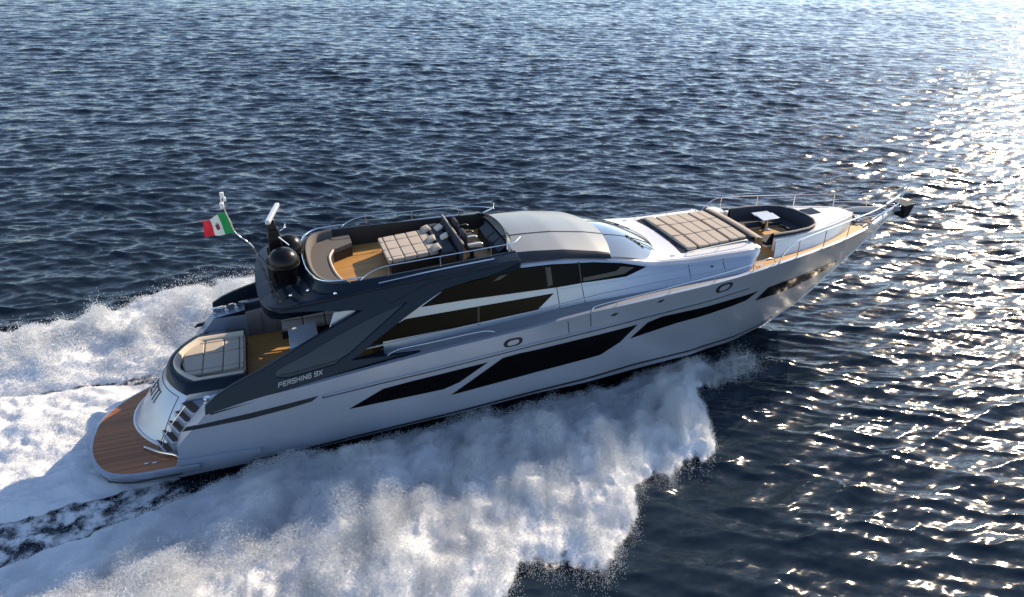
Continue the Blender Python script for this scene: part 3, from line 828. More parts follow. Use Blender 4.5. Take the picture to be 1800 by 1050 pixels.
# ------------------------------------------------------------------ navy side wings (arches)
OUT = [(3.30, 2.15), (4.3, 2.30), (5.8, 2.47), (7.0, 2.625), (7.7, 2.70), (9.35, 2.76), (7.96, 2.83), (7.05, 2.87), (7.24, 2.95), (7.66, 3.21), (8.55, 3.70), (9.0, 3.93), (9.45, 4.15), (9.85, 4.31), (10.4, 4.39), (10.96, 4.44), (11.51, 4.57), (12.0, 4.70),
       (12.0, 4.79), (11.5, 4.755), (9.5, 4.68), (8, 4.58), (6.8, 4.48), (5.84, 4.42), (5.40, 4.40), (5.40, 4.27), (6.09, 4.22), (6.75, 4.15), (7.2, 4.09), (7.45, 4.06), (5.98, 3.49), (4.73, 2.98), (4.35, 2.86), (4.02, 2.74), (3.65, 2.58), (3.33, 2.36)]
HOLE = [(5.11, 2.90), (5.34, 2.99), (5.93, 3.19), (6.7, 3.50), (7.48, 3.77), (8.0, 3.92), (8.64, 4.08), (7.8, 3.55), (6.98, 3.03), (6.77, 2.95), (6.60, 2.83), (5.39, 2.70), (5.09, 2.76)]
for side in (1, -1):
    w = MB().plate(OUT, [HOLE], wing_y, .11)
    if side < 0: w = w.flip_copy()
    wg = w.build('side_wing', 'navy_paint', yacht, bevel=.018, seg=2)
    g = MB().plate(HOLE, [], lambda x, z: wing_y(x, z) + .045, .012); g = g if side > 0 else g.flip_copy(); g.build('wing_glass', 'wing_tint', wg)
    b = MB().decal([(5.12, 2.79), (5.42, 2.73), (6.62, 2.86), (6.72, 2.93), (5.5, 2.80)], lambda x, z: wing_y(x, z) + .035, .002, dx=.2); b = b if side > 0 else b.flip_copy(); b.build('wing_cap', 'charcoal_paint', wg)
    cr = MB(); pts = [(8.66, 4.10), (9.5, 4.43), (10.4, 4.55), (11.5, 4.66)]
    cr = MB().decal([(8.2, 4.12), (9.3, 4.50), (10.3, 4.60), (11.6, 4.69), (11.6, 4.675), (10.3, 4.575), (9.35, 4.47)], wing_y, .02, dx=.2, rows=2); cr = cr if side > 0 else cr.flip_copy(); cr.build('crease_line', 'navy_paint', wg, smooth=True)
    if side > 0:
        mm_, tot = letters('PERSHING 9X', lambda u, v, f: (5.12 + u * .0990, wing_y(5.12 + u * .099, 2.515 + .012 * u + .105 * v) - (.014 if f else -.004), 2.515 + .0125 * u + .10 * v), .15, 1.16, .15)
    else:
        mm_, tot = letters('PERSHING 9X', lambda u, v, f: (6.25 - u * .0990, -wing_y(6.25 - u * .099, 2.515 + .012 * (11 - u) + .105 * v) + (.014 if f else -.004), 2.515 + .0125 * (11.4 - u) + .10 * v), .15, 1.16, .15)
    mm_.build('model_lettering', 'grey_gelcoat', wg)

# ------------------------------------------------------------------ flybridge
def full(half): return [(x, -y) for x, y in half[::-1]] + half[1:]
outer_h = [(4.88, 0), (4.89, .6), (4.93, 1.15), (5.02, 1.68), (5.16, 2.02), (5.42, 2.21), (5.9, 2.225), (6.8, 2.20), (8.0, 2.16), (9.5, 2.12), (10.6, 2.09), (11.5, 2.06), (12.0, 2.03)]
inner_h = [(6.20, 0), (6.21, .5), (6.26, 1.0), (6.36, 1.42), (6.53, 1.74), (6.78, 1.92), (7.2, 1.985), (7.7, 1.985), (8.6, 1.93), (9.6, 1.87), (10.5, 1.80), (11.3, 1.72), (12.02, 1.64)]
def cr2(half):
    p = curve_pts([(x, y, 0) for x, y in full(half)], 24 * 6); return [(q.x, q.y) for q in p]
OC, IC = cr2(outer_h), cr2(inner_h)
def shrink(pl, d):
    out = []
    for i, p in enumerate(pl):
        a = pl[max(i - 1, 0)]; b = pl[min(i + 1, len(pl) - 1)]
        tx, ty = b[0] - a[0], b[1] - a[1]; l_ = math.hypot(tx, ty); out.append((p[0] + ty / l_ * d * 1.0, p[1] - tx / l_ * d * 1.0))
    return out
def zo(x): return I(x, [4.88, 5.84, 6.8, 8, 9.5, 11.5, 12.2], [4.40, 4.43, 4.49, 4.59, 4.69, 4.765, 4.80])
def zlo(x): return I(x, [4.88, 5.4, 6.1, 7.3, 9, 12], [4.36, 4.29, 4.20, 4.08, 4.2, 4.5])
def zfl(x): return 4.16 + .052 * (x - 7.5)
def zco(x): return 4.74 + .022 * (x - 6.2)
sgn = 1 if shrink(IC, .1)[0][1] > IC[0][1] else -1       # first point is on starboard: inward means y grows
ICo, ICi, ICf = shrink(IC, -.10 * sgn), shrink(IC, .07 * sgn), shrink(IC, .11 * sgn)
fl = MB()
fl.loft([[(x * .99 + .07, y * .93, zlo(x) - .03) for x, y in OC], [(x, y, zlo(x)) for x, y in OC], [(x, y, zo(x) - .02) for x, y in OC], [(x + .01, y * .992, zo(x)) for x, y in OC],
         [(x, y, max(zo(x) + .05, 4.46)) for x, y in ICo], [(x, y, zco(x) - .03) for x, y in IC], [(x, y, zco(x)) for x, y in shrink(IC, .02 * sgn)], [(x, y, zco(x)) for x, y in ICi]])
fly = fl.build('flybridge', 'navy_paint', yacht, smooth=True, angle=38)
iw = MB(); iw.loft([[(x, y, zco(x) + .001) for x, y in ICi], [(x, y, zfl(x)) for x, y in ICf]]); iw.build('inner_wall', 'dark_panel', fly, smooth=True)
fd = MB(); fd.slab(ICf, lambda x, y: zfl(x) - .03, lambda x, y: zfl(x)); fd.build('teak_floor', 'teak', fly)
un = MB(); uh = [(x * .99 + .07, y * .93) for x, y in outer_h if y > 0]
un.loft([[(x, -y + 2 * y * k / 8, min(zlo(x) - .03, zfl(x) - .06)) for k in range(9)] for x, y in uh]); un.build('underside', 'navy_paint', fly)
for s in (-1, 1):
    q = MB(); P = [(8.0, 2.06, 4.66), (9.25, 1.985, 4.74), (10.3, 1.92, 4.785), (11.3, 1.84, 4.81)]
    q.tube(curve_pts([(x, s * y, z) for x, y, z in P], 20), .022, 6); q.build('trim_strip', 'steel', fly, smooth=True)
    q = MB(); q.tube(curve_pts([(5.3, s * 2.235, 4.385), (6.8, s * 2.215, 4.46), (8.0, s * 2.175, 4.555), (9.5, s * 2.135, 4.655), (11.4, s * 2.075, 4.735)], 20), .016, 6); q.build('edge_groove', 'black_trim', fly, smooth=True)
sp = MB()
for x, y, z in ((5.75, -1.72, 4.475), (6.2, -1.62, 4.50), (6.85, -2.12, 4.55)): sp.lathe((x, y, z), [(.035, 0), (.05, .02), (.04, .05), (.01, .06)], 10)
sp.split('deck_light', 'steel', fly, smooth=True)

# flybridge rail
def rail_h(x): return I(x, [6, 7.5, 8, 12.3], [.10, .10, .30, .27])
for s in (-1, 1):
    q = MB(); P = [(7.55, s * 2.0, zco(7.5) + .02), (7.75, s * 1.99, zco(7.7) + .16), (8.15, s * 1.96, zco(8.1) + .28), (9.0, s * 1.90, zco(9) + .29), (10, s * 1.84, zco(10) + .29), (11, s * 1.75, zco(11) + .28), (11.9, s * 1.60, zco(11.9) + .25), (12.3, s * 1.25, zco(12.3) + .26)]
    q.tube(curve_pts(P, 40), .016); ra = q.build('flybridge_rail', 'steel', yacht, smooth=True)
    for x in (8.3, 9.75, 11.25):
        q = MB(); y = I(x, [8, 9, 10, 11, 11.9], [1.96, 1.90, 1.84, 1.75, 1.6]); q.tube([(x, s * (y + .01), zco(x)), (x, s * y, zco(x) + .285)], .016); q.build('stanchion', 'steel', ra, smooth=True)
q = MB(); AR = [p for p in IC if p[0] < 7.6]
q.tube([(x, y, zco(x) + .09) for x, y in AR], .024); ar = q.build('aft_rail', 'steel', yacht, smooth=True)
for k in (4, len(AR) // 3, len(AR) // 2, 2 * len(AR) // 3, len(AR) - 5):
    q = MB(); x, y = AR[k]; q.tube([(x, y, zco(x) - .01), (x, y, zco(x) + .09)], .014); q.build('stanchion', 'steel', ar, smooth=True)

# U-sofa
def part_ring(d, xmax): return [p for p in shrink(IC, d * sgn) if p[0] < xmax]
sb = MB(); ring = part_ring(.13, 7.05); port = [(7.75, 1.78), (7.75, 1.10), (7.05, .80), (6.98, .3), (6.98, -.4), (7.06, -1.0), (7.15, -1.55)]
rp = part_ring(.13, 7.7); pol = [p for p in rp if not (p[1] < 0 and p[0] > 7.15)] + [(7.72, 1.76), (7.72, 1.12), (7.12, .80), (6.98, .35), (6.98, -.4), (7.05, -1.0), (7.16, -1.5)]
sb.slab(pol, lambda x, y: zfl(x), lambda x, y: zfl(x) + .30); so = sb.build('flybridge_sofa', 'dark_panel', yacht)
sc = MB(); sc.slab([(p[0], p[1]) for p in pol], lambda x, y: zfl(x) + .30, lambda x, y: zfl(x) + .42); sc.build('seat_cushion', 'grey_fabric', so, bevel=.03, seg=3)
lp = MB(); lp.tube(curve_pts([(7.16, -1.45, zfl(7) + .40), (7.04, -1.0, zfl(7) + .42), (6.97, -.4, zfl(7) + .42), (6.97, .3, zfl(7) + .42), (7.12, .78, zfl(7) + .42)], 16), .035); lp.build('seat_piping', 'cream_fabric', so, smooth=True)
bk = MB(); r0 = [p for p in IC if p[0] < 7.2]; 
def rg(d, z): return [(x, y, z + zco(6.4)) for x, y in [p for p, q in zip(shrink(IC, d * sgn), IC) if q[0] < 7.2]]
bk.loft([rg(.09, -.30), rg(.09, .02), rg(.13, .055), rg(.20, .03), rg(.24, -.18), rg(.25, -.3)]); bk.build('sofa_backrest', 'grey_fabric', so, smooth=True, angle=60)

# sun bed, helm bench, seats, console, screen
bb_ = MB(); bb_.slab([(8.58, -.72), (10.1, -.58), (10.15, 1.02), (8.58, .98)], lambda x, y: zfl(x), lambda x, y: zfl(x) + .36)
bed = bb_.build('flybridge_sunbed', 'dark_panel', yacht, bevel=.02)
cushions('mattress', [8.48, 8.62, 8.98, 9.34, 9.70, 10.0], [-.80, -.60, -.02, .58, .98], lambda x, y: zfl(x) + .36, .13, 'taupe_fabric', bed, mapf=lambda x, y: (x, y + .08 * (x - 8.5)), gap=.010)
MB().slab([(8.5, -.76), (10.0, -.66), (10.0, 1.05), (8.5, .96)], lambda x, y: zfl(x) + .35, lambda x, y: zfl(x) + .455).build('mattress_seams', 'seam_fabric', bed)
hb = MB(); hb.slab([(10.0, -.98), (10.45, -1.05), (10.45, 1.3), (10.0, 1.2)], lambda x, y: zfl(x), lambda x, y: zfl(x) + .46); bench = hb.build('helm_bench', 'dark_panel', yacht, bevel=.02)
cushions('bench_cushion', [10.02, 10.40], [-1.0, .12, 1.26], lambda x, y: zfl(x) + .46, .10, 'navy_fabric', bench, bev=.04)
hp = MB(); hp.add([(10.44, -1.26, 4.3), (10.52, -1.26, 4.3), (10.62, -1.22, 5.10), (10.55, -1.22, 5.10), (10.44, 1.26, 4.3), (10.52, 1.26, 4.3), (10.62, 1.22, 5.10), (10.55, 1.22, 5.10)], [(0, 3, 2, 1), (4, 5, 6, 7), (0, 1, 5, 4), (1, 2, 6, 5), (2, 3, 7, 6), (3, 0, 4, 7)])
hp.build('bench_backrest', 'navy_fabric', bench, bevel=.02)
tp = MB(); tp.tube([(10.585, -1.22, 5.115), (10.585, 1.22, 5.115)], .026, 8); tp.build('backrest_trim', 'taupe_fabric', bench, smooth=True)
for y in (-.62, .35):
    s_ = MB(); s_.lathe((11.0, y, zfl(11)), [(.16, 0), (.16, .02), (.07, .05), (.07, .30), (.14, .33)], 14); seat = s_.build('helm_seat', 'black_trim', yacht, smooth=True)
    k = MB(); k.box((11.03, y, zfl(11) + .40), (.46, .50, .13)); k.build('seat_cushion', 'navy_fabric', seat, bevel=.04, seg=3)
    k = MB(); k.box((10.79, y, zfl(11) + .68), (.11, .48, .50), ry=-.15); k.build('seat_back', 'navy_fabric', seat, bevel=.04, seg=3)
    for a in (-1, 1):
        k = MB(); k.tube([(10.80, y + a * .28, zfl(11) + .58), (11.18, y + a * .28, zfl(11) + .60), (11.24, y + a * .28, zfl(11) + .56)], .035); k.build('armrest', 'white_gelcoat' if y < 0 else 'black_trim', seat, smooth=True)
cn = MB(); cn.add([(11.62, -1.1, zfl(11.7)), (12.35, -1.1, zfl(12)), (12.35, -1.1, 4.80), (11.98, -1.1, 4.86), (11.66, -1.1, 4.66)] + [(11.62, .9, zfl(11.7)), (12.35, .9, zfl(12)), (12.35, .9, 4.80), (11.98, .9, 4.86), (11.66, .9, 4.66)],
                  [(0, 1, 2, 3, 4), (9, 8, 7, 6, 5), (0, 5, 6, 1), (1, 6, 7, 2), (2, 7, 8, 3), (3, 8, 9, 4), (4, 9, 5, 0)])
con = cn.build('helm_console', 'navy_paint', yacht, bevel=.03, seg=3)
for y in (-.75, -.25, .25): 
    k = MB(); k.add([(11.69, y - .2, 4.695), (11.69, y + .2, 4.695), (11.93, y + .2, 4.845), (11.93, y - .2, 4.845), (11.72, y - .2, 4.675), (11.72, y + .2, 4.675), (11.96, y + .2, 4.825), (11.96, y - .2, 4.825)], [(0, 1, 2, 3), (7, 6, 5, 4), (0, 4, 5, 1), (1, 5, 6, 2), (2, 6, 7, 3), (3, 7, 4, 0)]); k.build('display', 'black_gloss', con)
k = MB(); k.lathe((0, 0, 0), [(.17, -.012), (.185, 0), (.17, .012)], 20); 
kk = MB(); Mw = Matrix.Translation((11.58, -.35, 4.66)) @ Matrix.Rotation(-1.0, 4, 'Y'); ringp = [Mw @ Vector((.17 * math.cos(t), .17 * math.sin(t), 0)) for t in [2 * math.pi * q / 20 for q in range(21)]]
kk.tube(ringp, .016, 6); kk.tube([ringp[0], ringp[10]], .012, 6); kk.tube([ringp[5], ringp[15]], .012, 6); kk.build('steering_wheel', 'black_trim', con, smooth=True)
def fscr(v, t): 
    y = -1.62 * v * (1 - .05 * t); x = 12.42 - .50 * v * v - .34 * t * (1 - .6 * v * v); return Vector((x, y, 4.80 - .04 * v * v + (.30 - .16 * v ** 4) * t))
fs = MB(); fs.loft([[fscr(-1 + 2 * k / 24, t / 4) for k in range(25)] for t in range(5)]); fsc = fs.build('flybridge_screen', 'tinted_glass', yacht, smooth=True)
k = MB(); k.tube([fscr(-1 + 2 * k_ / 24, 1.02) for k_ in range(25)], .022, 8); k.build('screen_frame', 'black_trim', fsc, smooth=True)
k = MB(); k.tube([fscr(-1 + 2 * k_ / 24, 0) for k_ in range(25)], .03, 8); k.build('screen_base', 'charcoal_paint', fsc, smooth=True)
k = MB()
for v in (-.42, .42): k.tube([fscr(v, 0), fscr(v, 1)], .016, 6)
k.split('screen_post', 'black_trim', fsc, smooth=True)
k = MB(); k.tube(curve_pts([(12.0, 1.45, 4.95), (12.25, 1.3, 5.12), (12.3, 1.28, 5.3)], 8), .022); k.build('screen_light', 'steel', fsc, smooth=True)

# ------------------------------------------------------------------ foredeck sun pad
def zfp(x, y): return 4.03 + .034 * (x - 18) - .020 * y * y
fp = MB(); fp.slab([(17.92, -1.46), (20.30, -1.36), (20.30, 1.36), (17.92, 1.46)], lambda x, y: 3.96, lambda x, y: zfp(x, y) + .02)
pad = fp.build('foredeck_sunpad', 'seam_fabric', yacht)
tap = lambda x, y: (x, y * (1 - .035 * (x - 17.9)))
cushions('headrest', [17.93, 18.32], [-1.48, -.5, .5, 1.48], zfp, .12, 'taupe_fabric', pad, mapf=tap, bev=.05)
cushions('mattress', [18.42, 18.82, 19.22, 19.60], [-1.44, -.48, .48, 1.44], zfp, .085, 'taupe_fabric', pad, mapf=tap, gap=.012)
cushions('mattress', [19.68, 20.0, 20.30], [-1.42, -.48, .48, 1.42], zfp, .085, 'taupe_fabric', pad, mapf=tap, gap=.012)
k = MB(); k.slab([(17.60, -1.50), (17.92, -1.48), (17.92, 1.48), (17.60, 1.50)], 3.9, lambda x, y: zfp(x, y) + (.075 if x > 17.8 else -.015)); k.build('pad_edge', 'navy_fabric', pad)
k = MB(); k.loft([[(x, y, z - .02 * y * y) for y in [-1.42 + 2.84 * j / 12 for j in range(13)]] for x, z in ((20.36, 4.02), (20.36, 4.16), (20.42, 4.20), (20.52, 4.19), (20.56, 4.02))]); k.build('pad_bolster', 'navy_fabric', pad, smooth=True, angle=60)
k = MB(); k.loft([[(x, y, z - .02 * y * y) for y in [-1.45 + 2.9 * j / 12 for j in range(13)]] for x, z in ((20.58, 3.98), (20.58, 4.15), (20.64, 4.18), (20.84, 4.12), (20.88, 3.75))]); k.build('seat_back', 'taupe_fabric', pad, smooth=True, angle=60)
for s in (-1, 1):
    k = MB(); k.tube(curve_pts([(17.75, s * 1.68, 3.97), (17.8, s * 1.67, 4.06), (18.2, s * 1.66, 4.10), (19.4, s * 1.60, 4.14), (20.1, s * 1.55, 4.14), (20.15, s * 1.54, 4.03)], 24), .016, 6); k.tube([(19.0, s * 1.62, 4.0), (19.0, s * 1.62, 4.13)], .014, 6); k.build('pad_rail', 'steel', pad, smooth=True)
k = MB(); k.box((17.3, -1.62, 3.995), (.14, .06, .03)); k.box((17.3, 1.62, 3.995), (.14, .06, .03)); k.split('deck_filler', 'steel', cr_)

# ------------------------------------------------------------------ bow lounge and forward coach
top_h = [(21.35, -1.52), (21.9, -1.47), (22.6, -1.38), (23.4, -1.22), (24.2, -1.0), (24.9, -.76), (25.4, -.54), (25.62, -.38), (25.70, -.2), (25.72, 0)]
base_h = [(21.02, -1.93), (21.7, -1.84), (22.5, -1.72), (23.3, -1.52), (24.1, -1.24), (24.8, -.94), (25.35, -.66), (25.60, -.45), (25.70, -.22), (25.73, 0)]
TP = top_h + [(x, -y) for x, y in top_h[-2::-1]]; BP = base_h + [(x, -y) for x, y in base_h[-2::-1]]
def ztop(x): return 3.95 + .012 * (x - 21.4)
rim_h = [(21.42, -1.30), (22.3, -1.28), (23.0, -1.17), (23.45, -.95), (23.7, -.55), (23.78, 0)]
RIM = rim_h + [(x, -y) for x, y in rim_h[-2::-1]]
c_ = MB()
c_.loft([[(x, y, z_deck(x) - .05) for x, y in BP], [(a[0] * .6 + b[0] * .4, a[1] * .6 + b[1] * .4, z_deck(a[0]) + .26) for a, b in zip(BP, TP)], [(x, y, ztop(x) - .05) for x, y in TP], [(x, y * .985, ztop(x)) for x, y in TP]])
c_.slab([(x, y * .985) for x, y in TP] + RIM[::-1], lambda x, y: 3.40, lambda x, y: ztop(x))
coach = c_.build('bow_coach', 'white_gelcoat', yacht, smooth=True, angle=35)
e = MB(); e.loft([[(x, y * .996, ztop(x) - .10) for x, y in TP[:19]], [(x, y * 1.004 - .012 * (1 if y > 0 else -1) * -1, ztop(x) - .13) for x, y in TP[:19]]]); e.build('coach_crease', 'grey_gelcoat', coach)
k = MB(); k.slab([(24.10, .10), (24.62, .12), (24.62, .62), (24.05, .60)], lambda x, y: ztop(x) - .01, lambda x, y: ztop(x) + .02); k.build('deck_hatch', 'dark_glass', coach)
k = MB(); k.slab([(25.2, .5), (25.72, .45), (25.74, 1.0), (25.3, 1.05)], 3.6, 3.95); 
for s in (-1, 1):
    k = MB(); k.slab([(23.9, s * 1.0), (25.3, s * .48), (25.3, s * .46), (23.9, s * .98)], lambda x, y: ztop(x) - .01, lambda x, y: ztop(x) + .012); k.build('coach_seam', 'grey_gelcoat', coach)
# sofa
def rimo(d, z): return [(x - d * (.9 if abs(y) < .9 else .25), y * (1 - d / 1.35), z) for x, y in RIM]
s_ = MB(); s_.loft([rimo(.02, 3.62), rimo(.01, 4.06), rimo(.06, 4.10), rimo(.12, 4.06), rimo(.26, 3.70), rimo(.27, 3.55)]); bs = s_.build('bow_sofa', 'navy_fabric', yacht, smooth=True, angle=60)
def rl(d): return [(x, y) for x, y, z in rimo(d, 0)]
k = MB(); k.slab(rl(.24) + rl(.86)[::-1], lambda x, y: 3.58, lambda x, y: 3.70); k.build('seat_cushion', 'navy_fabric', bs, bevel=.03, seg=3)
k = MB(); k.slab(rl(.2) + rl(.84)[::-1], lambda x, y: 3.37, lambda x, y: 3.585); k.build('sofa_base', 'white_gelcoat', bs, bevel=.02)
k = MB(); k.tube(rimo(.0, 4.085), .032, 8); k.build('sofa_rail', 'taupe_fabric', bs, smooth=True)
MB().slab([(21.0, -1.25), (23.6, -1.1), (23.6, 1.1), (21.0, 1.25)], lambda x, y: 3.40, lambda x, y: z_deck(x) + .048).build('lounge_floor', 'teak', yacht)
t = MB(); t.slab([(22.02, .02), (22.78, .10), (22.85, .62), (22.10, .60)], 3.985, 4.02); t.slab([(22.1, .58), (22.84, .60), (22.86, .92), (22.16, .92)], 3.955, 3.985); bt_ = t.build('bow_table', 'table_top', yacht, bevel=.012)
k = MB(); k.lathe((22.45, .33, 3.535), [(.19, 0), (.19, .03), (.07, .05), (.07, .43), (.13, .455)], 20); k.build('pedestal', 'steel', bt_, smooth=True)
cab2 = MB(); cab2.lathe((21.05, 1.62, 3.42), [(.34, 0), (.34, .50), (.30, .56)], 28); cab2.build('rounded_locker', 'white_gelcoat', yacht, smooth=True, angle=40)

# ------------------------------------------------------------------ bow gear
well = MB(); well.slab([(25.78, -.55), (26.9, -.30), (26.9, .30), (25.78, .55)], lambda x, y: z_deck(x) + .03, lambda x, y: z_deck(x) + .05); bw = well.build('anchor_well', 'charcoal_paint', yacht)
for y in (-.17, .17):
    k = MB(); k.lathe((26.1, y, z_deck(26.1) + .05), [(.11, 0), (.12, .03), (.06, .06), (.06, .14), (.11, .18), (.10, .22), (.02, .235)], 16); k.build('windlass', 'steel', bw, smooth=True)
    k = MB(); k.tube([(26.2, y, z_deck(26.1) + .12), (27.0, y * .5, z_deck(27) + .10), (27.75, y * .3, z_deck(27.7) + .14)], .022, 6); k.build('anchor_chain', 'steel', bw, smooth=True)
def cleat(x, y, ang):
    k = MB(); z = z_deck(x) + .045; ca, sa = math.cos(ang), math.sin(ang)
    k.tube([(x - .15 * ca, y - .15 * sa, z + .10), (x + .15 * ca, y + .15 * sa, z + .10)], .022, 8)
    for a in (-.05, .05): k.tube([(x + a * ca, y + a * sa, z), (x + a * ca, y + a * sa, z + .10)], .02, 8)
    k.build('cleat', 'steel', yacht, smooth=True)
for s in (-1, 1): cleat(25.9, s * .78, s * -.4); cleat(26.6, s * .45, s * -.4); cleat(20.1, s * 2.35, s * -.15)
k = MB(); k.slab([(26.0, -.72), (26.35, -.62), (26.30, -.45), (25.97, -.53)], lambda x, y: z_deck(x) + .03, lambda x, y: z_deck(x) + .06); k.build('deck_locker_lid', 'charcoal_paint', yacht)
k = MB(); k.slab([(25.76, .18), (26.35, .16), (26.35, .62), (25.76, .80)], lambda x, y: z_deck(x) + .03, lambda x, y: z_deck(x) + .16); k.build('bow_step', 'teak', yacht, bevel=.015)
k = MB(); k.tube([(26.15, -.86, z_deck(26) + .14), (27.3, -.34, z_deck(27) + .20)], .085, 12); k.build('bow_fender', 'white_gelcoat', yacht, smooth=True)
# raised white bow bulwark
for s in (-1, 1):
    k = MB(); a = [(x, s * (hb_sheer(x) - .02), z_sheer(x)) for x in np.linspace(26.0, 27.85, 12)]
    hgt = [min(.20, .22 * (x[0] - 25.9)) for x in a]
    k.loft([a, [(p[0], p[1] * .98, p[2] + h) for p, h in zip(a, hgt)], [(p[0], p[1] * .98 - s * .05, p[2] + h) for p, h in zip(a, hgt)], [(p[0], p[1] - s * .09, p[2] - .05) for p in a]]); k.build('bow_bulwark', 'white_gelcoat', yacht, smooth=True)
# anchor roller and anchor
rl_ = MB(); rl_.box((27.95, 0, 3.80), (.75, .30, .12), ry=-.05); rl_.box((28.1, .16, 3.86), (.6, .03, .20)); rl_.box((28.1, -.16, 3.86), (.6, .03, .20)); br_ = rl_.build('bow_roller', 'steel', yacht, bevel=.01)
an = MB(); an.tube([(27.7, 0, 3.92), (28.25, 0, 3.93), (28.52, 0, 3.80)], .04); 
an.add([(28.22, -.30, 3.98), (28.22, .30, 3.98), (28.66, .34, 4.06), (28.66, -.34, 4.06), (28.40, -.22, 3.44), (28.40, .22, 3.44), (28.64, .22, 3.50), (28.64, -.22, 3.50)], [(0, 1, 2, 3), (7, 6, 5, 4), (0, 4, 5, 1), (1, 5, 6, 2), (2, 6, 7, 3), (3, 7, 4, 0)])
an.build('anchor', 'black_trim', yacht, bevel=.02)
stm = MB(); stm.tube([(x, 0, z_stem(x) + .0) for x in np.linspace(22.6, 28.0, 30)], .022, 6); stm.build('stem_band', 'steel', hull, smooth=True)

# bow rails and low side rails
for s in (-1, 1):
    k = MB(); P = [(20.95, s * 2.33, z_sheer(20.9) + .02), (21.1, s * 2.30, z_sheer(21) + .32), (21.5, s * 2.24, z_sheer(21.5) + .58), (22.2, s * 2.08, z_sheer(22.2) + .64), (23.1, s * 1.84, z_sheer(23) + .66), (24.5, s * 1.43, z_sheer(24.5) + .67), (25.95, s * .97, z_sheer(26) + .66), (27.2, s * .45, z_sheer(27) + .66), (28.0, s * .16, 4.44), (28.46, s * .03, 4.70)]
    k.tube(curve_pts(P, 70), .022); ra = k.build('bow_rail', 'steel', yacht, smooth=True)
    for x in (21.72, 23.1, 24.5, 25.96, 27.1):
        k = MB(); b = Vector((x, s * (hb_sheer(x) - .05), z_sheer(x) + .01)); k.tube([b, (x, s * I(x, [21.5, 22.2, 23.1, 24.5, 25.95, 27.2], [2.24, 2.08, 1.84, 1.43, .97, .45]), z_sheer(x) + I(x, [21.5, 22.2, 28], [.60, .64, .66]))], .016); k.build('stanchion', 'steel', ra, smooth=True)
    k = MB(); k.tube([(26.0, s * .96, 3.98), (27.2, s * .46, 4.02), (28.05, s * .14, 4.06)], .014, 6); k.tube([(27.9, s * .14, 3.85), (28.3, s * .07, 4.55)], .016, 6); k.build('pulpit_bar', 'steel', ra, smooth=True)
    k = MB(); k.tube(curve_pts([(26.9, s * .60, 4.32), (27.6, s * .32, 4.38), (28.05, s * .15, 4.47), (28.48, s * .045, 4.73)], 20), .034); k.build('pulpit_tube', 'white_gelcoat', ra, smooth=True)
    k = MB(); P = [(x, s * (hb_sheer(x) - .10), z_sheer(x) + h) for x, h in ((13.9, .02), (14.1, .12), (15.0, .16), (16.5, .18), (18.2, .22), (19.3, .24), (20.2, .28), (20.6, .22), (20.75, .03))]
    k.tube(curve_pts(P, 50), .012); ra = k.build('side_rail', 'steel', yacht, smooth=True)
    for x, h in ((14.7, .15), (16.53, .18), (18.2, .22), (19.75, .26)):
        k = MB(); k.tube([(x, s * (hb_sheer(x) - .08), z_sheer(x)), (x, s * (hb_sheer(x) - .10), z_sheer(x) + h)], .013); k.build('stanchion', 'steel', ra, smooth=True)
    k = MB(); P = [(7.9, s * 2.78, 2.80), (8.3, s * 2.72, 2.92), (9.2, s * 2.75, 2.99), (10.6, s * 2.80, 3.10), (11.0, s * 2.84, 3.04)]
    k.tube(curve_pts(P, 24), .010); k.build('grab_rail', 'steel', yacht, smooth=True)

# ------------------------------------------------------------------ mast
ms = MB()
ms.loft([[(5.55 + a * .20 * w, b * .16 * w2, z) for a, b in ((-1, -1), (1, -1), (1, 1), (-1, 1))] for z, w, w2 in ((4.45, 1.3, 1.5), (5.0, 1.0, 1.2), (5.6, .75, 1.0), (5.75, .7, .9))], closed=True, caps=True)
mast = ms.build('radar_mast', 'black_gloss', yacht, bevel=.03, seg=3)
k = MB(); k.box((5.55, 0, 5.50), (.34, .36, .06)); k.split('mast_shelf', 'black_trim', mast, bevel=.01)
k = MB(); k.box((5.53, 0, 5.84), (.24, .26, .20), taper=.8); k.lathe((5.53, 0, 5.94), [(.10, 0), (.10, .06), (.05, .08)], 16); k.build('radar_gearbox', 'black_gloss', mast, bevel=.02)
k = MB(); k.box((5.60, .30, 6.06), (.13, 1.45, .12), rz=-.22); k.build('radar_scanner', 'table_top', mast, bevel=.03, seg=3)
k = MB(); k.tube(curve_pts([(5.72, -.20, 5.72), (5.85, -.22, 5.80), (5.88, -.05, 5.84)], 10), .02); k.tube([(5.66, -.2, 5.55), (5.9, -.25, 5.3)], .018); k.split('mast_light', 'steel', mast, smooth=True)
for x, y, z, sc in ((5.70, -.72, 4.44, 1.0), (5.90, .40, 4.36, .95)):
    d = MB(); d.lathe((x, y, z), [(.30 * sc, 0), (.31 * sc, .35), (.40 * sc, .46), (.42 * sc, .56), (.415 * sc, .66), (.36 * sc, .80), (.25 * sc, .92), (.12 * sc, .98), (.02, .995)], 32)
    do = d.build('satellite_dome', 'black_gloss', mast, smooth=True, angle=50)
    e = MB(); e.lathe((x, y, z + .53), [(.425 * sc, 0), (.425 * sc, .025)], 32); e.build('dome_joint', 'black_trim', do, smooth=True)
k = MB()
for x, y in ((5.36, -.86), (5.30, -.60), (5.34, .2)): k.box((x, y, 4.80), (.07, .10, .66))
for y in (-1.15, -1.3): k.box((6.0, y, 4.62), (.06, .05, .2), ry=.3)
k.split('dome_bracket', 'charcoal_paint', mast, bevel=.01)
k = MB(); k.tube(curve_pts([(5.36, .0, 4.5), (5.10, 0, 4.98), (4.91, 0, 5.36), (4.60, 0, 5.72), (4.52, 0, 6.05), (4.44, 0, 6.40), (4.43, 0, 6.74)], 24), .017); fpole = k.build('flagstaff', 'steel', mast, smooth=True)
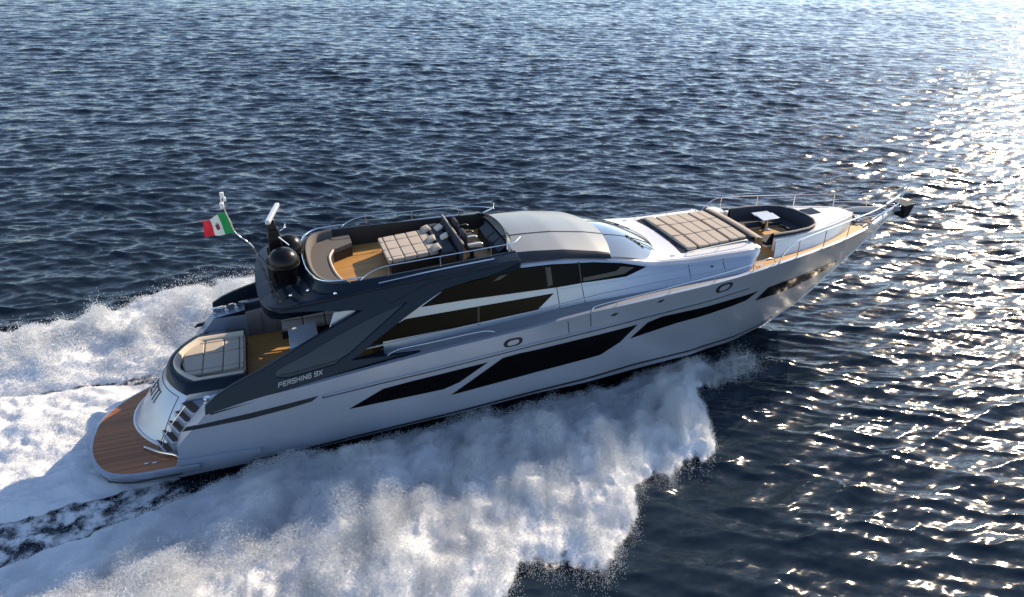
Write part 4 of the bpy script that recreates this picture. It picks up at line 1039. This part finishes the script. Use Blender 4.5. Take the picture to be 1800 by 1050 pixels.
k = MB(); k.box((4.43, .02, 6.80), (.10, .10, .14)); k.box((4.43, .17, 6.63), (.14, .10, .12)); k.box((4.40, -.17, 6.58), (.10, .12, .14)); k.tube([(4.43, -.2, 6.62), (4.43, .2, 6.62)], .018, 6); k.split('masthead_light', 'white_gelcoat', fpole, bevel=.015)
for bx, by, tx, ty, tz in ((5.47, -1.94, 4.78, -1.86, 6.62), (5.29, -1.16, 4.98, -1.12, 6.38), (5.42, -1.5, 4.86, -1.46, 6.28)):
    k = MB(); k.tube([(bx, by, 4.44), (tx, ty, tz)], [.013, .005], 6); k.lathe((bx, by, 4.43), [(.04, 0), (.03, .05), (.015, .10)], 10); k.build('whip_antenna', 'black_trim', mast, smooth=True)

# ------------------------------------------------------------------ flag and loose cushions (things that rest on the yacht)
def flag():
    m = bpy.data.materials
    for n_, c in (('flag_green', (0.015, 0.30, 0.08)), ('flag_white', (0.80, 0.78, 0.70)), ('flag_red', (0.72, 0.015, 0.04)), ('emblem_dark', (0.11, 0.05, 0.05)), ('emblem_red', (0.42, 0.02, 0.03)), ('emblem_blue', (0.03, 0.05, 0.22)), ('emblem_gold', (0.5, 0.36, 0.12))):
        mat(n_, c, 0.75)
    HT, HB, FT, FB = Vector((4.455, 0, 6.29)), Vector((4.60, 0, 5.74)), Vector((3.80, 0, 6.17)), Vector((3.86, 0, 5.69))
    def pt(u, v, o=0.0):
        p = HT.lerp(FT, u).lerp(HB.lerp(FB, u), v)
        p = p + Vector((0.0, .055 * math.sin(u * 7.5 + v * 1.6) * u ** .6 + .02 * math.sin(u * 15 - v * 3) * u, .045 * math.sin(u * 5.2 + .4) * (1 - v * .5) - .02 * math.sin(u * 6) * v))
        return p + Vector((.03 * math.sin(v * 4 + u) * u, o, 0))
    root = bpy.data.objects.new('flag', None); col.objects.link(root); root.matrix_world = BOAT @ Matrix.Translation(HB)
    tag(root, 'green white and red flag with a small crest flying from the bent mast pole', 'flag')
    def part(n_, m_, u0, u1, v0=0, v1=1, o=0.0, nu=14, nv=14, th=.004):
        b = MB(); A = [[pt(u0 + (u1 - u0) * i / nu, v0 + (v1 - v0) * j / nv, o - th) - HB for j in range(nv + 1)] for i in range(nu + 1)]
        B = [[pt(u0 + (u1 - u0) * i / nu, v0 + (v1 - v0) * j / nv, o + th) - HB for j in range(nv + 1)] for i in range(nu + 1)]
        b.loft(A); b.loft([r[::-1] for r in B]); 
        eA = [r[0] for r in A] + A[-1][1:] + [r[-1] for r in A[::-1]][1:] + A[0][::-1][1:-1]; eB = [r[0] for r in B] + B[-1][1:] + [r[-1] for r in B[::-1]][1:] + B[0][::-1][1:-1]
        b.loft([eA, eB], closed=True)
        return b.build(n_, m_, root, smooth=True)
    part('green_stripe', 'flag_green', 0, .34); w = part('white_stripe', 'flag_white', .34, .67); part('red_stripe', 'flag_red', .67, 1.0)
    def emb(m_, u0, u1, v0, v1): 
        for o in (-.010, .010): 
            q = part('crest', m_, u0, u1, v0, v1, o, 3, 3, .003); q.parent = w
    emb('emblem_red', .435, .50, .40, .55); emb('emblem_blue', .50, .565, .40, .55); emb('emblem_dark', .435, .50, .55, .68); emb('emblem_red', .50, .555, .55, .68); emb('emblem_gold', .455, .545, .32, .395)
flag()

def pillow(x, y, z, rz, size, m, label, tilt=0.0):
    b = MB(); n = 10; sx, sy, h = size
    up = []; dn = []
    for i in range(n + 1):
        r1, r2 = [], []
        for j in range(n + 1):
            a, c = -1 + 2 * i / n, -1 + 2 * j / n
            t = max((1 - a ** 4) * (1 - c ** 4), 0) ** .5
            k = 1 - .06 * (1 - abs(a * c))
            r1.append((a * sx / 2 * (1 - .07 * (1 - c * c) * 0 - .05 * c * c * 0), c * sy / 2, h * t * .5)); r2.append((a * sx / 2, c * sy / 2, -h * t * .5))
        up.append(r1); dn.append(r2[::-1])
    b.loft(up); b.loft(dn)
    o = b.build('pillow', m, None, smooth=True, angle=80)
    o.matrix_world = BOAT @ Matrix.Translation((x, y, z)) @ Matrix.Rotation(rz, 4, 'Z') @ Matrix.Rotation(-tilt, 4, 'Y')
    tag(o, label, 'pillow', 'scatter pillows on the flybridge')
PZ = zfl(10) + .36 + .13
pillow(9.97, .93, PZ + .05, .1, (.26, .40, .12), 'taupe_fabric', 'taupe pillow on the port forward corner of the flybridge sunbed', .35)
pillow(9.95, .10, PZ + .05, -.1, (.26, .40, .12), 'taupe_fabric', 'taupe pillow midway along the forward edge of the flybridge sunbed', .35)
pillow(9.93, -.58, PZ + .05, .05, (.26, .40, .12), 'taupe_fabric', 'taupe pillow on the sunbed corner nearest the starboard flybridge rail', .35)
pillow(10.33, .72, PZ + .13, .15, (.26, .30, .13), 'cream_fabric', 'pale pillow on the navy helm bench, the one nearer the port side', .5)
pillow(10.32, -.02, PZ + .13, -.1, (.26, .30, .13), 'cream_fabric', 'pale pillow on the navy helm bench, the one nearer the starboard side', .5)

# ------------------------------------------------------------------ white water: bow spray on both sides, wake astern
def smooth01(a, b, x): t = np.clip((x - a) / (b - a), 0, 1); return t * t * (3 - 2 * t)

def foam_material():
    m = bpy.data.materials.new('white_water'); m.use_nodes = True
    nt = m.node_tree; N = nt.nodes.new; L = nt.links.new
    out = nt.nodes['Material Output']; b = nt.nodes['Principled BSDF']
    b.inputs['Base Color'].default_value = (0.76, 0.78, 0.81, 1); b.inputs['Roughness'].default_value = 0.7; b.inputs['Specular IOR Level'].default_value = 0.25
    tc = N('ShaderNodeTexCoord')
    at = N('ShaderNodeAttribute'); at.attribute_name = 'cover'
    n = N('ShaderNodeTexNoise'); n.inputs['Scale'].default_value = 4.5; n.inputs['Detail'].default_value = 9; n.inputs['Roughness'].default_value = 0.68; n.inputs['Distortion'].default_value = 0.4
    L(tc.outputs['Object'], n.inputs['Vector'])
    # alpha = smoothstep of cover against fine noise
    a = N('ShaderNodeMath'); a.operation = 'MULTIPLY_ADD'; a.inputs[1].default_value = 1.7; a.inputs[2].default_value = -0.92; L(at.outputs['Fac'], a.inputs[0])
    ad = N('ShaderNodeMath'); ad.operation = 'ADD'; L(a.outputs[0], ad.inputs[0]); L(n.outputs['Fac'], ad.inputs[1])
    mr = N('ShaderNodeMapRange'); mr.interpolation_type = 'SMOOTHSTEP'; mr.inputs['From Min'].default_value = 0.16; mr.inputs['From Max'].default_value = 0.52; L(ad.outputs[0], mr.inputs['Value'])
    L(mr.outputs['Result'], b.inputs['Alpha'])
    n2 = N('ShaderNodeTexNoise'); n2.inputs['Scale'].default_value = 14; n2.inputs['Detail'].default_value = 8; n2.inputs['Roughness'].default_value = 0.7
    L(tc.outputs['Object'], n2.inputs['Vector'])
    bp = N('ShaderNodeBump'); bp.inputs['Strength'].default_value = 0.55; bp.inputs['Distance'].default_value = 0.06; L(n2.outputs['Fac'], bp.inputs['Height']); L(bp.outputs['Normal'], b.inputs['Normal'])
    return m
FOAM = foam_material()
def drop_material():
    m = bpy.data.materials.new('water_drops'); m.use_nodes = True
    nt = m.node_tree; N = nt.nodes.new; L = nt.links.new
    out = nt.nodes['Material Output']; nt.nodes.remove(nt.nodes['Principled BSDF'])
    d = N('ShaderNodeBsdfDiffuse'); d.inputs['Color'].default_value = (0.84, 0.86, 0.88, 1)
    t = N('ShaderNodeBsdfTranslucent'); t.inputs['Color'].default_value = (0.84, 0.86, 0.88, 1)
    mx = N('ShaderNodeMixShader'); mx.inputs[0].default_value = 0.5; L(d.outputs[0], mx.inputs[1]); L(t.outputs[0], mx.inputs[2]); L(mx.outputs[0], out.inputs['Surface'])
    return m
DROPS = drop_material()

def spray_height(x, w, outs, ins, H, seed, flow=(-.40, .92)):
    """height and cover of a bank of spray; w is the distance from the centreline"""
    q = x * flow[1] - w * flow[0]; p = x * flow[0] + w * flow[1]        # across and along the throw
    wo = np.interp(x, *outs); wi = np.interp(x, *ins); h0 = np.interp(x, *H)
    wo = wo + .9 * vnoise(q * .5 + seed, p * .15) + .7 * vnoise(q * 1.3 + seed, p * .5) + .3 * vnoise(q * 3.7, p * 1.6 + seed) + .10 * vnoise(q * 9, p * 5 + seed)
    wi = wi + .16 * vnoise(x * .9 + seed, w * 0 + 2.0) + .09 * vnoise(x * 2.9 + seed, w * 1.1) + .05 * vnoise(x * 7 + seed, w * 3)
    t = (w - wi) / np.maximum(wo - wi, .05)
    ia = np.interp(x, [-16, 0, 2, 4.5, 12, 14, 19], [.35, .30, .36, .62, .68, .5, .4])
    prof = (ia * smooth01(0, .05, t) + (1 - ia) * smooth01(.05, .45, t)) * (1 - .70 * smooth01(.5, .95, t)) * (1 - .8 * smooth01(.84, 1.03, t))
    st = .58 + .5 * vnoise(q * .5 + 3 + seed, p * .3) + .45 * vnoise(q * 1.3 + seed, p * .75 + 7) + .25 * vnoise(q * 3.0 + seed, p * 1.7)
    bil = np.abs(vnoise(q * 1.1 + seed, p * .75)) * .35 + np.abs(vnoise(q * 2.4, p * 1.3 + seed)) * .28 + np.abs(vnoise(q * 5.2, p * 3.1 + seed)) * .2 + np.abs(vnoise(q * 11, p * 9 + seed)) * .09 + np.abs(vnoise(q * 23, p * 20 + seed)) * .045
    h = h0 * prof * (np.maximum(st, .12) + .75 * bil) 
    cov = smooth01(-.03, .07, t) * (1 - smooth01(.74, 1.08, t)) ** .8
    tail = np.clip((x - outs[0][-1] + .9) / .9, 0, 1); cov = cov * (1 - tail)
    lace = (1 - smooth01(1.0, 1.28, t)) * smooth01(-.08, 0, t) * .26 * (1 - smooth01(5, 9, x))
    lace = np.maximum(lace, .44 * smooth01(-.6, -.12, t) * (1 - smooth01(.0, .05, t)) * (1 - smooth01(1.5, 4.0, x)) * (1 + .5 * vnoise(x * 2.2, w * 2.2)))
    return h, np.maximum(cov, lace * (1 - tail)), t

def white_water(name, side, xs, ws, fn, label, ndrop, dseed, drop_rise=.22, rad=(.0042, .0092), low=.62):
    X, Wd = np.meshgrid(xs, ws, indexing='ij')
    h, cov, t = fn(X, Wd)
    z = .06 + h * low + sea(X, side * Wd, np.full_like(X, .05))[2]
    # billows lean outwards and astern, so the bank is not a mere heightfield
    lean = .28 * np.clip(h, 0, 1.2)
    jx = -.35 * lean + .10 * fbm(X * 2.2 + 5, Wd * 2.2, 4) * np.clip(h * 2, 0, 1); jy = .55 * lean * (np.clip(t, 0, 1) > .1) * np.clip(t, 0, 1) + .10 * fbm(X * 2.2 - 9, Wd * 2.2 + 31, 4) * np.clip(h * 2, 0, 1)
    V = np.stack([X + jx, side * (Wd + jy), z], -1)
    n0, n1 = X.shape; idx = np.arange(n0 * n1).reshape(n0, n1)
    F = np.stack([idx[:-1, :-1], idx[1:, :-1], idx[1:, 1:], idx[:-1, 1:]], -1).reshape(-1, 4)
    if side < 0: pass
    else: F = F
    keep = cov.ravel()[F].max(1) > .02
    F = F[keep]
    if side < 0: F = F[:, ::-1]
    used = np.unique(F); remap = np.full(n0 * n1, -1); remap[used] = np.arange(len(used))
    o = fast_mesh(name, V.reshape(-1, 3)[used], remap[F], FOAM)
    at = o.data.attributes.new('cover', 'FLOAT', 'POINT'); at.data.foreach_set('value', np.ascontiguousarray(cov.ravel()[used], np.float32))
    tag(o, label, 'spray' if 'spray' in name else 'wake', kind='stuff')
    # flying drops: the body of the spray, thick over the crests and torn at the edges
    if ndrop:
        g = np.random.default_rng(dseed)
        q_ = X * .92 + Wd * .40; p_ = -X * .40 + Wd * .92
        clump = .55 + .9 * vnoise(q_ * .9 + dseed, p_ * .55) + .7 * vnoise(q_ * 2.3, p_ * 1.2 + dseed) + .45 * vnoise(q_ * 7, p_ * 3 + dseed)
        dens = np.clip(cov, 0, 1) * (.05 + h) * np.clip(clump, .04, 2.0) * (1 + 1.6 * np.exp(-((t - .95) / .12) ** 2)) + 1e-9
        cdf = np.cumsum(dens.ravel()); pick = np.searchsorted(cdf, g.random(ndrop) * cdf[-1]); pick = np.minimum(pick, n0 * n1 - 1)
        hh = h.ravel()[pick]; tt = np.clip(t.ravel()[pick], 0, 1.1); cl = np.clip(clump.ravel()[pick], .1, 2.0); n = ndrop
        base = V.reshape(-1, 3)[pick].copy(); cell = xs[1] - xs[0]
        base[:, 0] += (g.random(n) - .5) * cell; base[:, 1] += (g.random(n) - .5) * cell
        rise = np.where(g.random(n) < .72, g.random(n) * hh * (1.02 - low) * 1.5, g.exponential(1.0, n) * drop_rise * (.22 + .8 * np.clip(hh, 0, 1.2)) * cl * .8)
        fly = g.exponential(1.0, n) * (.05 + .16 * hh) * (.15 + tt ** 2) * np.where(g.random(n) < .25, 2.4, .8) * cl * (1 + 1.3 * smooth01(.75, 1.0, tt))
        base[:, 2] += rise; base[:, 1] += side * fly; base[:, 0] += -fly * .35 + g.normal(0, .03, n) * (1 + 2 * hh)
        base[:, 2] -= fly * .45 * (tt > .6)
        ok = base[:, 2] > -.05; base = base[ok]; n = len(base)
        r = rad[0] + (rad[1] - rad[0]) * g.random(n) ** 2
        tet = np.array([[1, 1, 1], [1, -1, -1], [-1, 1, -1], [-1, -1, 1]], float) / 1.2
        ang = g.random(n) * 6.28; ca, sa = np.cos(ang), np.sin(ang)
        T = np.stack([tet[None, :, 0] * ca[:, None] - tet[None, :, 1] * sa[:, None], tet[None, :, 0] * sa[:, None] + tet[None, :, 1] * ca[:, None], np.repeat(tet[None, :, 2], n, 0)], -1)
        DV = (base[:, None, :] + T * r[:, None, None]).reshape(-1, 3)
        k = np.arange(n)[:, None, None] * 4 + np.array([[0, 1, 2], [0, 3, 1], [0, 2, 3], [1, 3, 2]])[None]
        d = fast_mesh(name + '_drops', DV, k.reshape(-1, 3), DROPS, smooth=False)
        tag(d, label.replace('bank of white spray', 'flying drops of white spray').replace('churned white wake', 'flying drops over the churned wake'), 'spray', kind='stuff')
    return o

OUT_S = ([-16, -6, 0, 6, 9, 10, 11, 13.2, 13.7, 15, 16.7, 17.3, 17.8, 18.6, 19.4], [15, 13, 11.4, 9.8, 8.9, 8.1, 8.3, 7.9, 7.0, 6.35, 6.1, 4.7, 3.4, 2.5, 1.9])
IN_S = ([-16, -6, -2, -.5, 1.0, 2.4, 3.2, 5, 12, 16, 17.5, 19.4], [6.2, 5.1, 4.3, 3.95, 3.6, 3.2, 2.85, 2.6, 2.5, 2.0, 1.7, 1.2])
H_S = ([-16, -4, 0, 4, 8, 12, 15, 16.5, 17.6, 18.6, 19.4], [.5, .8, .95, 1.05, 1.05, 1.05, 1.15, 1.1, .95, .7, .35])
white_water('starboard_spray', -1, np.arange(-9, 19.6, .05), np.arange(1.0, 13.0, .05), lambda x, w: spray_height(x, w, OUT_S, IN_S, H_S, 0.0),
            'bank of white spray thrown out along the near side of the yacht', 1250000, 21)
OUT_P = ([-16, -8, -4, -2, 0, 2, 4, 6, 9, 13, 15, 16.7, 17.8, 19.4], [6.4, 6.5, 7.0, 7.9, 9.0, 9.6, 9.8, 9.4, 8.7, 7.6, 6.3, 5.6, 3.2, 1.9])
IN_P = ([-16, -6, -3, 0, 1.5, 3, 5, 12, 16, 17.5, 19.4], [4.3, 3.5, 3.0, 2.75, 2.8, 2.7, 2.6, 2.5, 2.0, 1.7, 1.2])
white_water('port_spray', 1, np.arange(-15, 19.6, .08), np.arange(1.0, 11.5, .08), lambda x, w: spray_height(x, w, OUT_P, IN_P, H_S, 31.0),
            'bank of white spray on the far side of the yacht beyond the stern', 260000, 22, .3, rad=(.009, .016))
def forward_mist():
    g = np.random.default_rng(77); n = 26000
    a = g.random(n); c = np.array([18.4, -2.75, .12]) + a[:, None] * np.array([1.9, .25, .42])
    base = c + g.normal(0, 1, (n, 3)) * np.array([.24, .30, .13]) * (.5 + .6 * a[:, None])
    base += .25 * np.stack([vnoise(base[:, 0] * 3, base[:, 1] * 3), vnoise(base[:, 0] * 3 + 9, base[:, 2] * 3), vnoise(base[:, 1] * 3, base[:, 2] * 4 + 5)], -1)
    base = base[base[:, 2] > 0]; n = len(base); r = .004 + .005 * g.random(n) ** 2
    tet = np.array([[1, 1, 1], [1, -1, -1], [-1, 1, -1], [-1, -1, 1]], float) / 1.2
    DV = (base[:, None, :] + tet[None] * r[:, None, None]).reshape(-1, 3)
    k = np.arange(n)[:, None, None] * 4 + np.array([[0, 1, 2], [0, 3, 1], [0, 2, 3], [1, 3, 2]])[None]
    tag(fast_mesh('bow_mist', DV, k.reshape(-1, 3), DROPS, smooth=False), 'thin puff of mist ahead of the near bow spray', 'mist', kind='stuff')
forward_mist()
def wake_fn(x, y):
    w = np.abs(y); wo = np.interp(x, [-18, -6, -2, 0, 1.0, 2.2], [4.9, 3.7, 3.05, 2.7, 2.6, 2.5]) + .22 * vnoise(x * .9, y * .1 + 8 * np.sign(y)) + .10 * vnoise(x * 3.1, y + 4)
    t = w / wo
    bil = np.abs(vnoise(x * .55, y * .7 + 3)) * .75 + np.abs(vnoise(x * 1.2 + 9, y * 1.5)) * .5 + np.abs(vnoise(x * 2.6, y * 3.1)) * .25 + np.abs(vnoise(x * 6, y * 7)) * .12 + np.abs(vnoise(x * 14, y * 15)) * .06
    H = np.interp(x, [-18, -7, -2.5, -.4, .6, 2.2], [.30, .5, .55, .30, .10, .05])
    h = H * (.15 + 1.1 * bil) * (1 - smooth01(.75, 1.05, t))
    return h, (1 - smooth01(.88, 1.06, t)) * (1.02 + .3 * vnoise(x * .5, y * 1.1)), t * .8
white_water('wake_foam', 1, np.arange(-15, 2.2, .06), np.arange(-5.0, 5.0, .06), wake_fn, 'churned white wake streaming out behind the swim platform', 90000, 23, .12, rad=(.006, .012), low=.9)
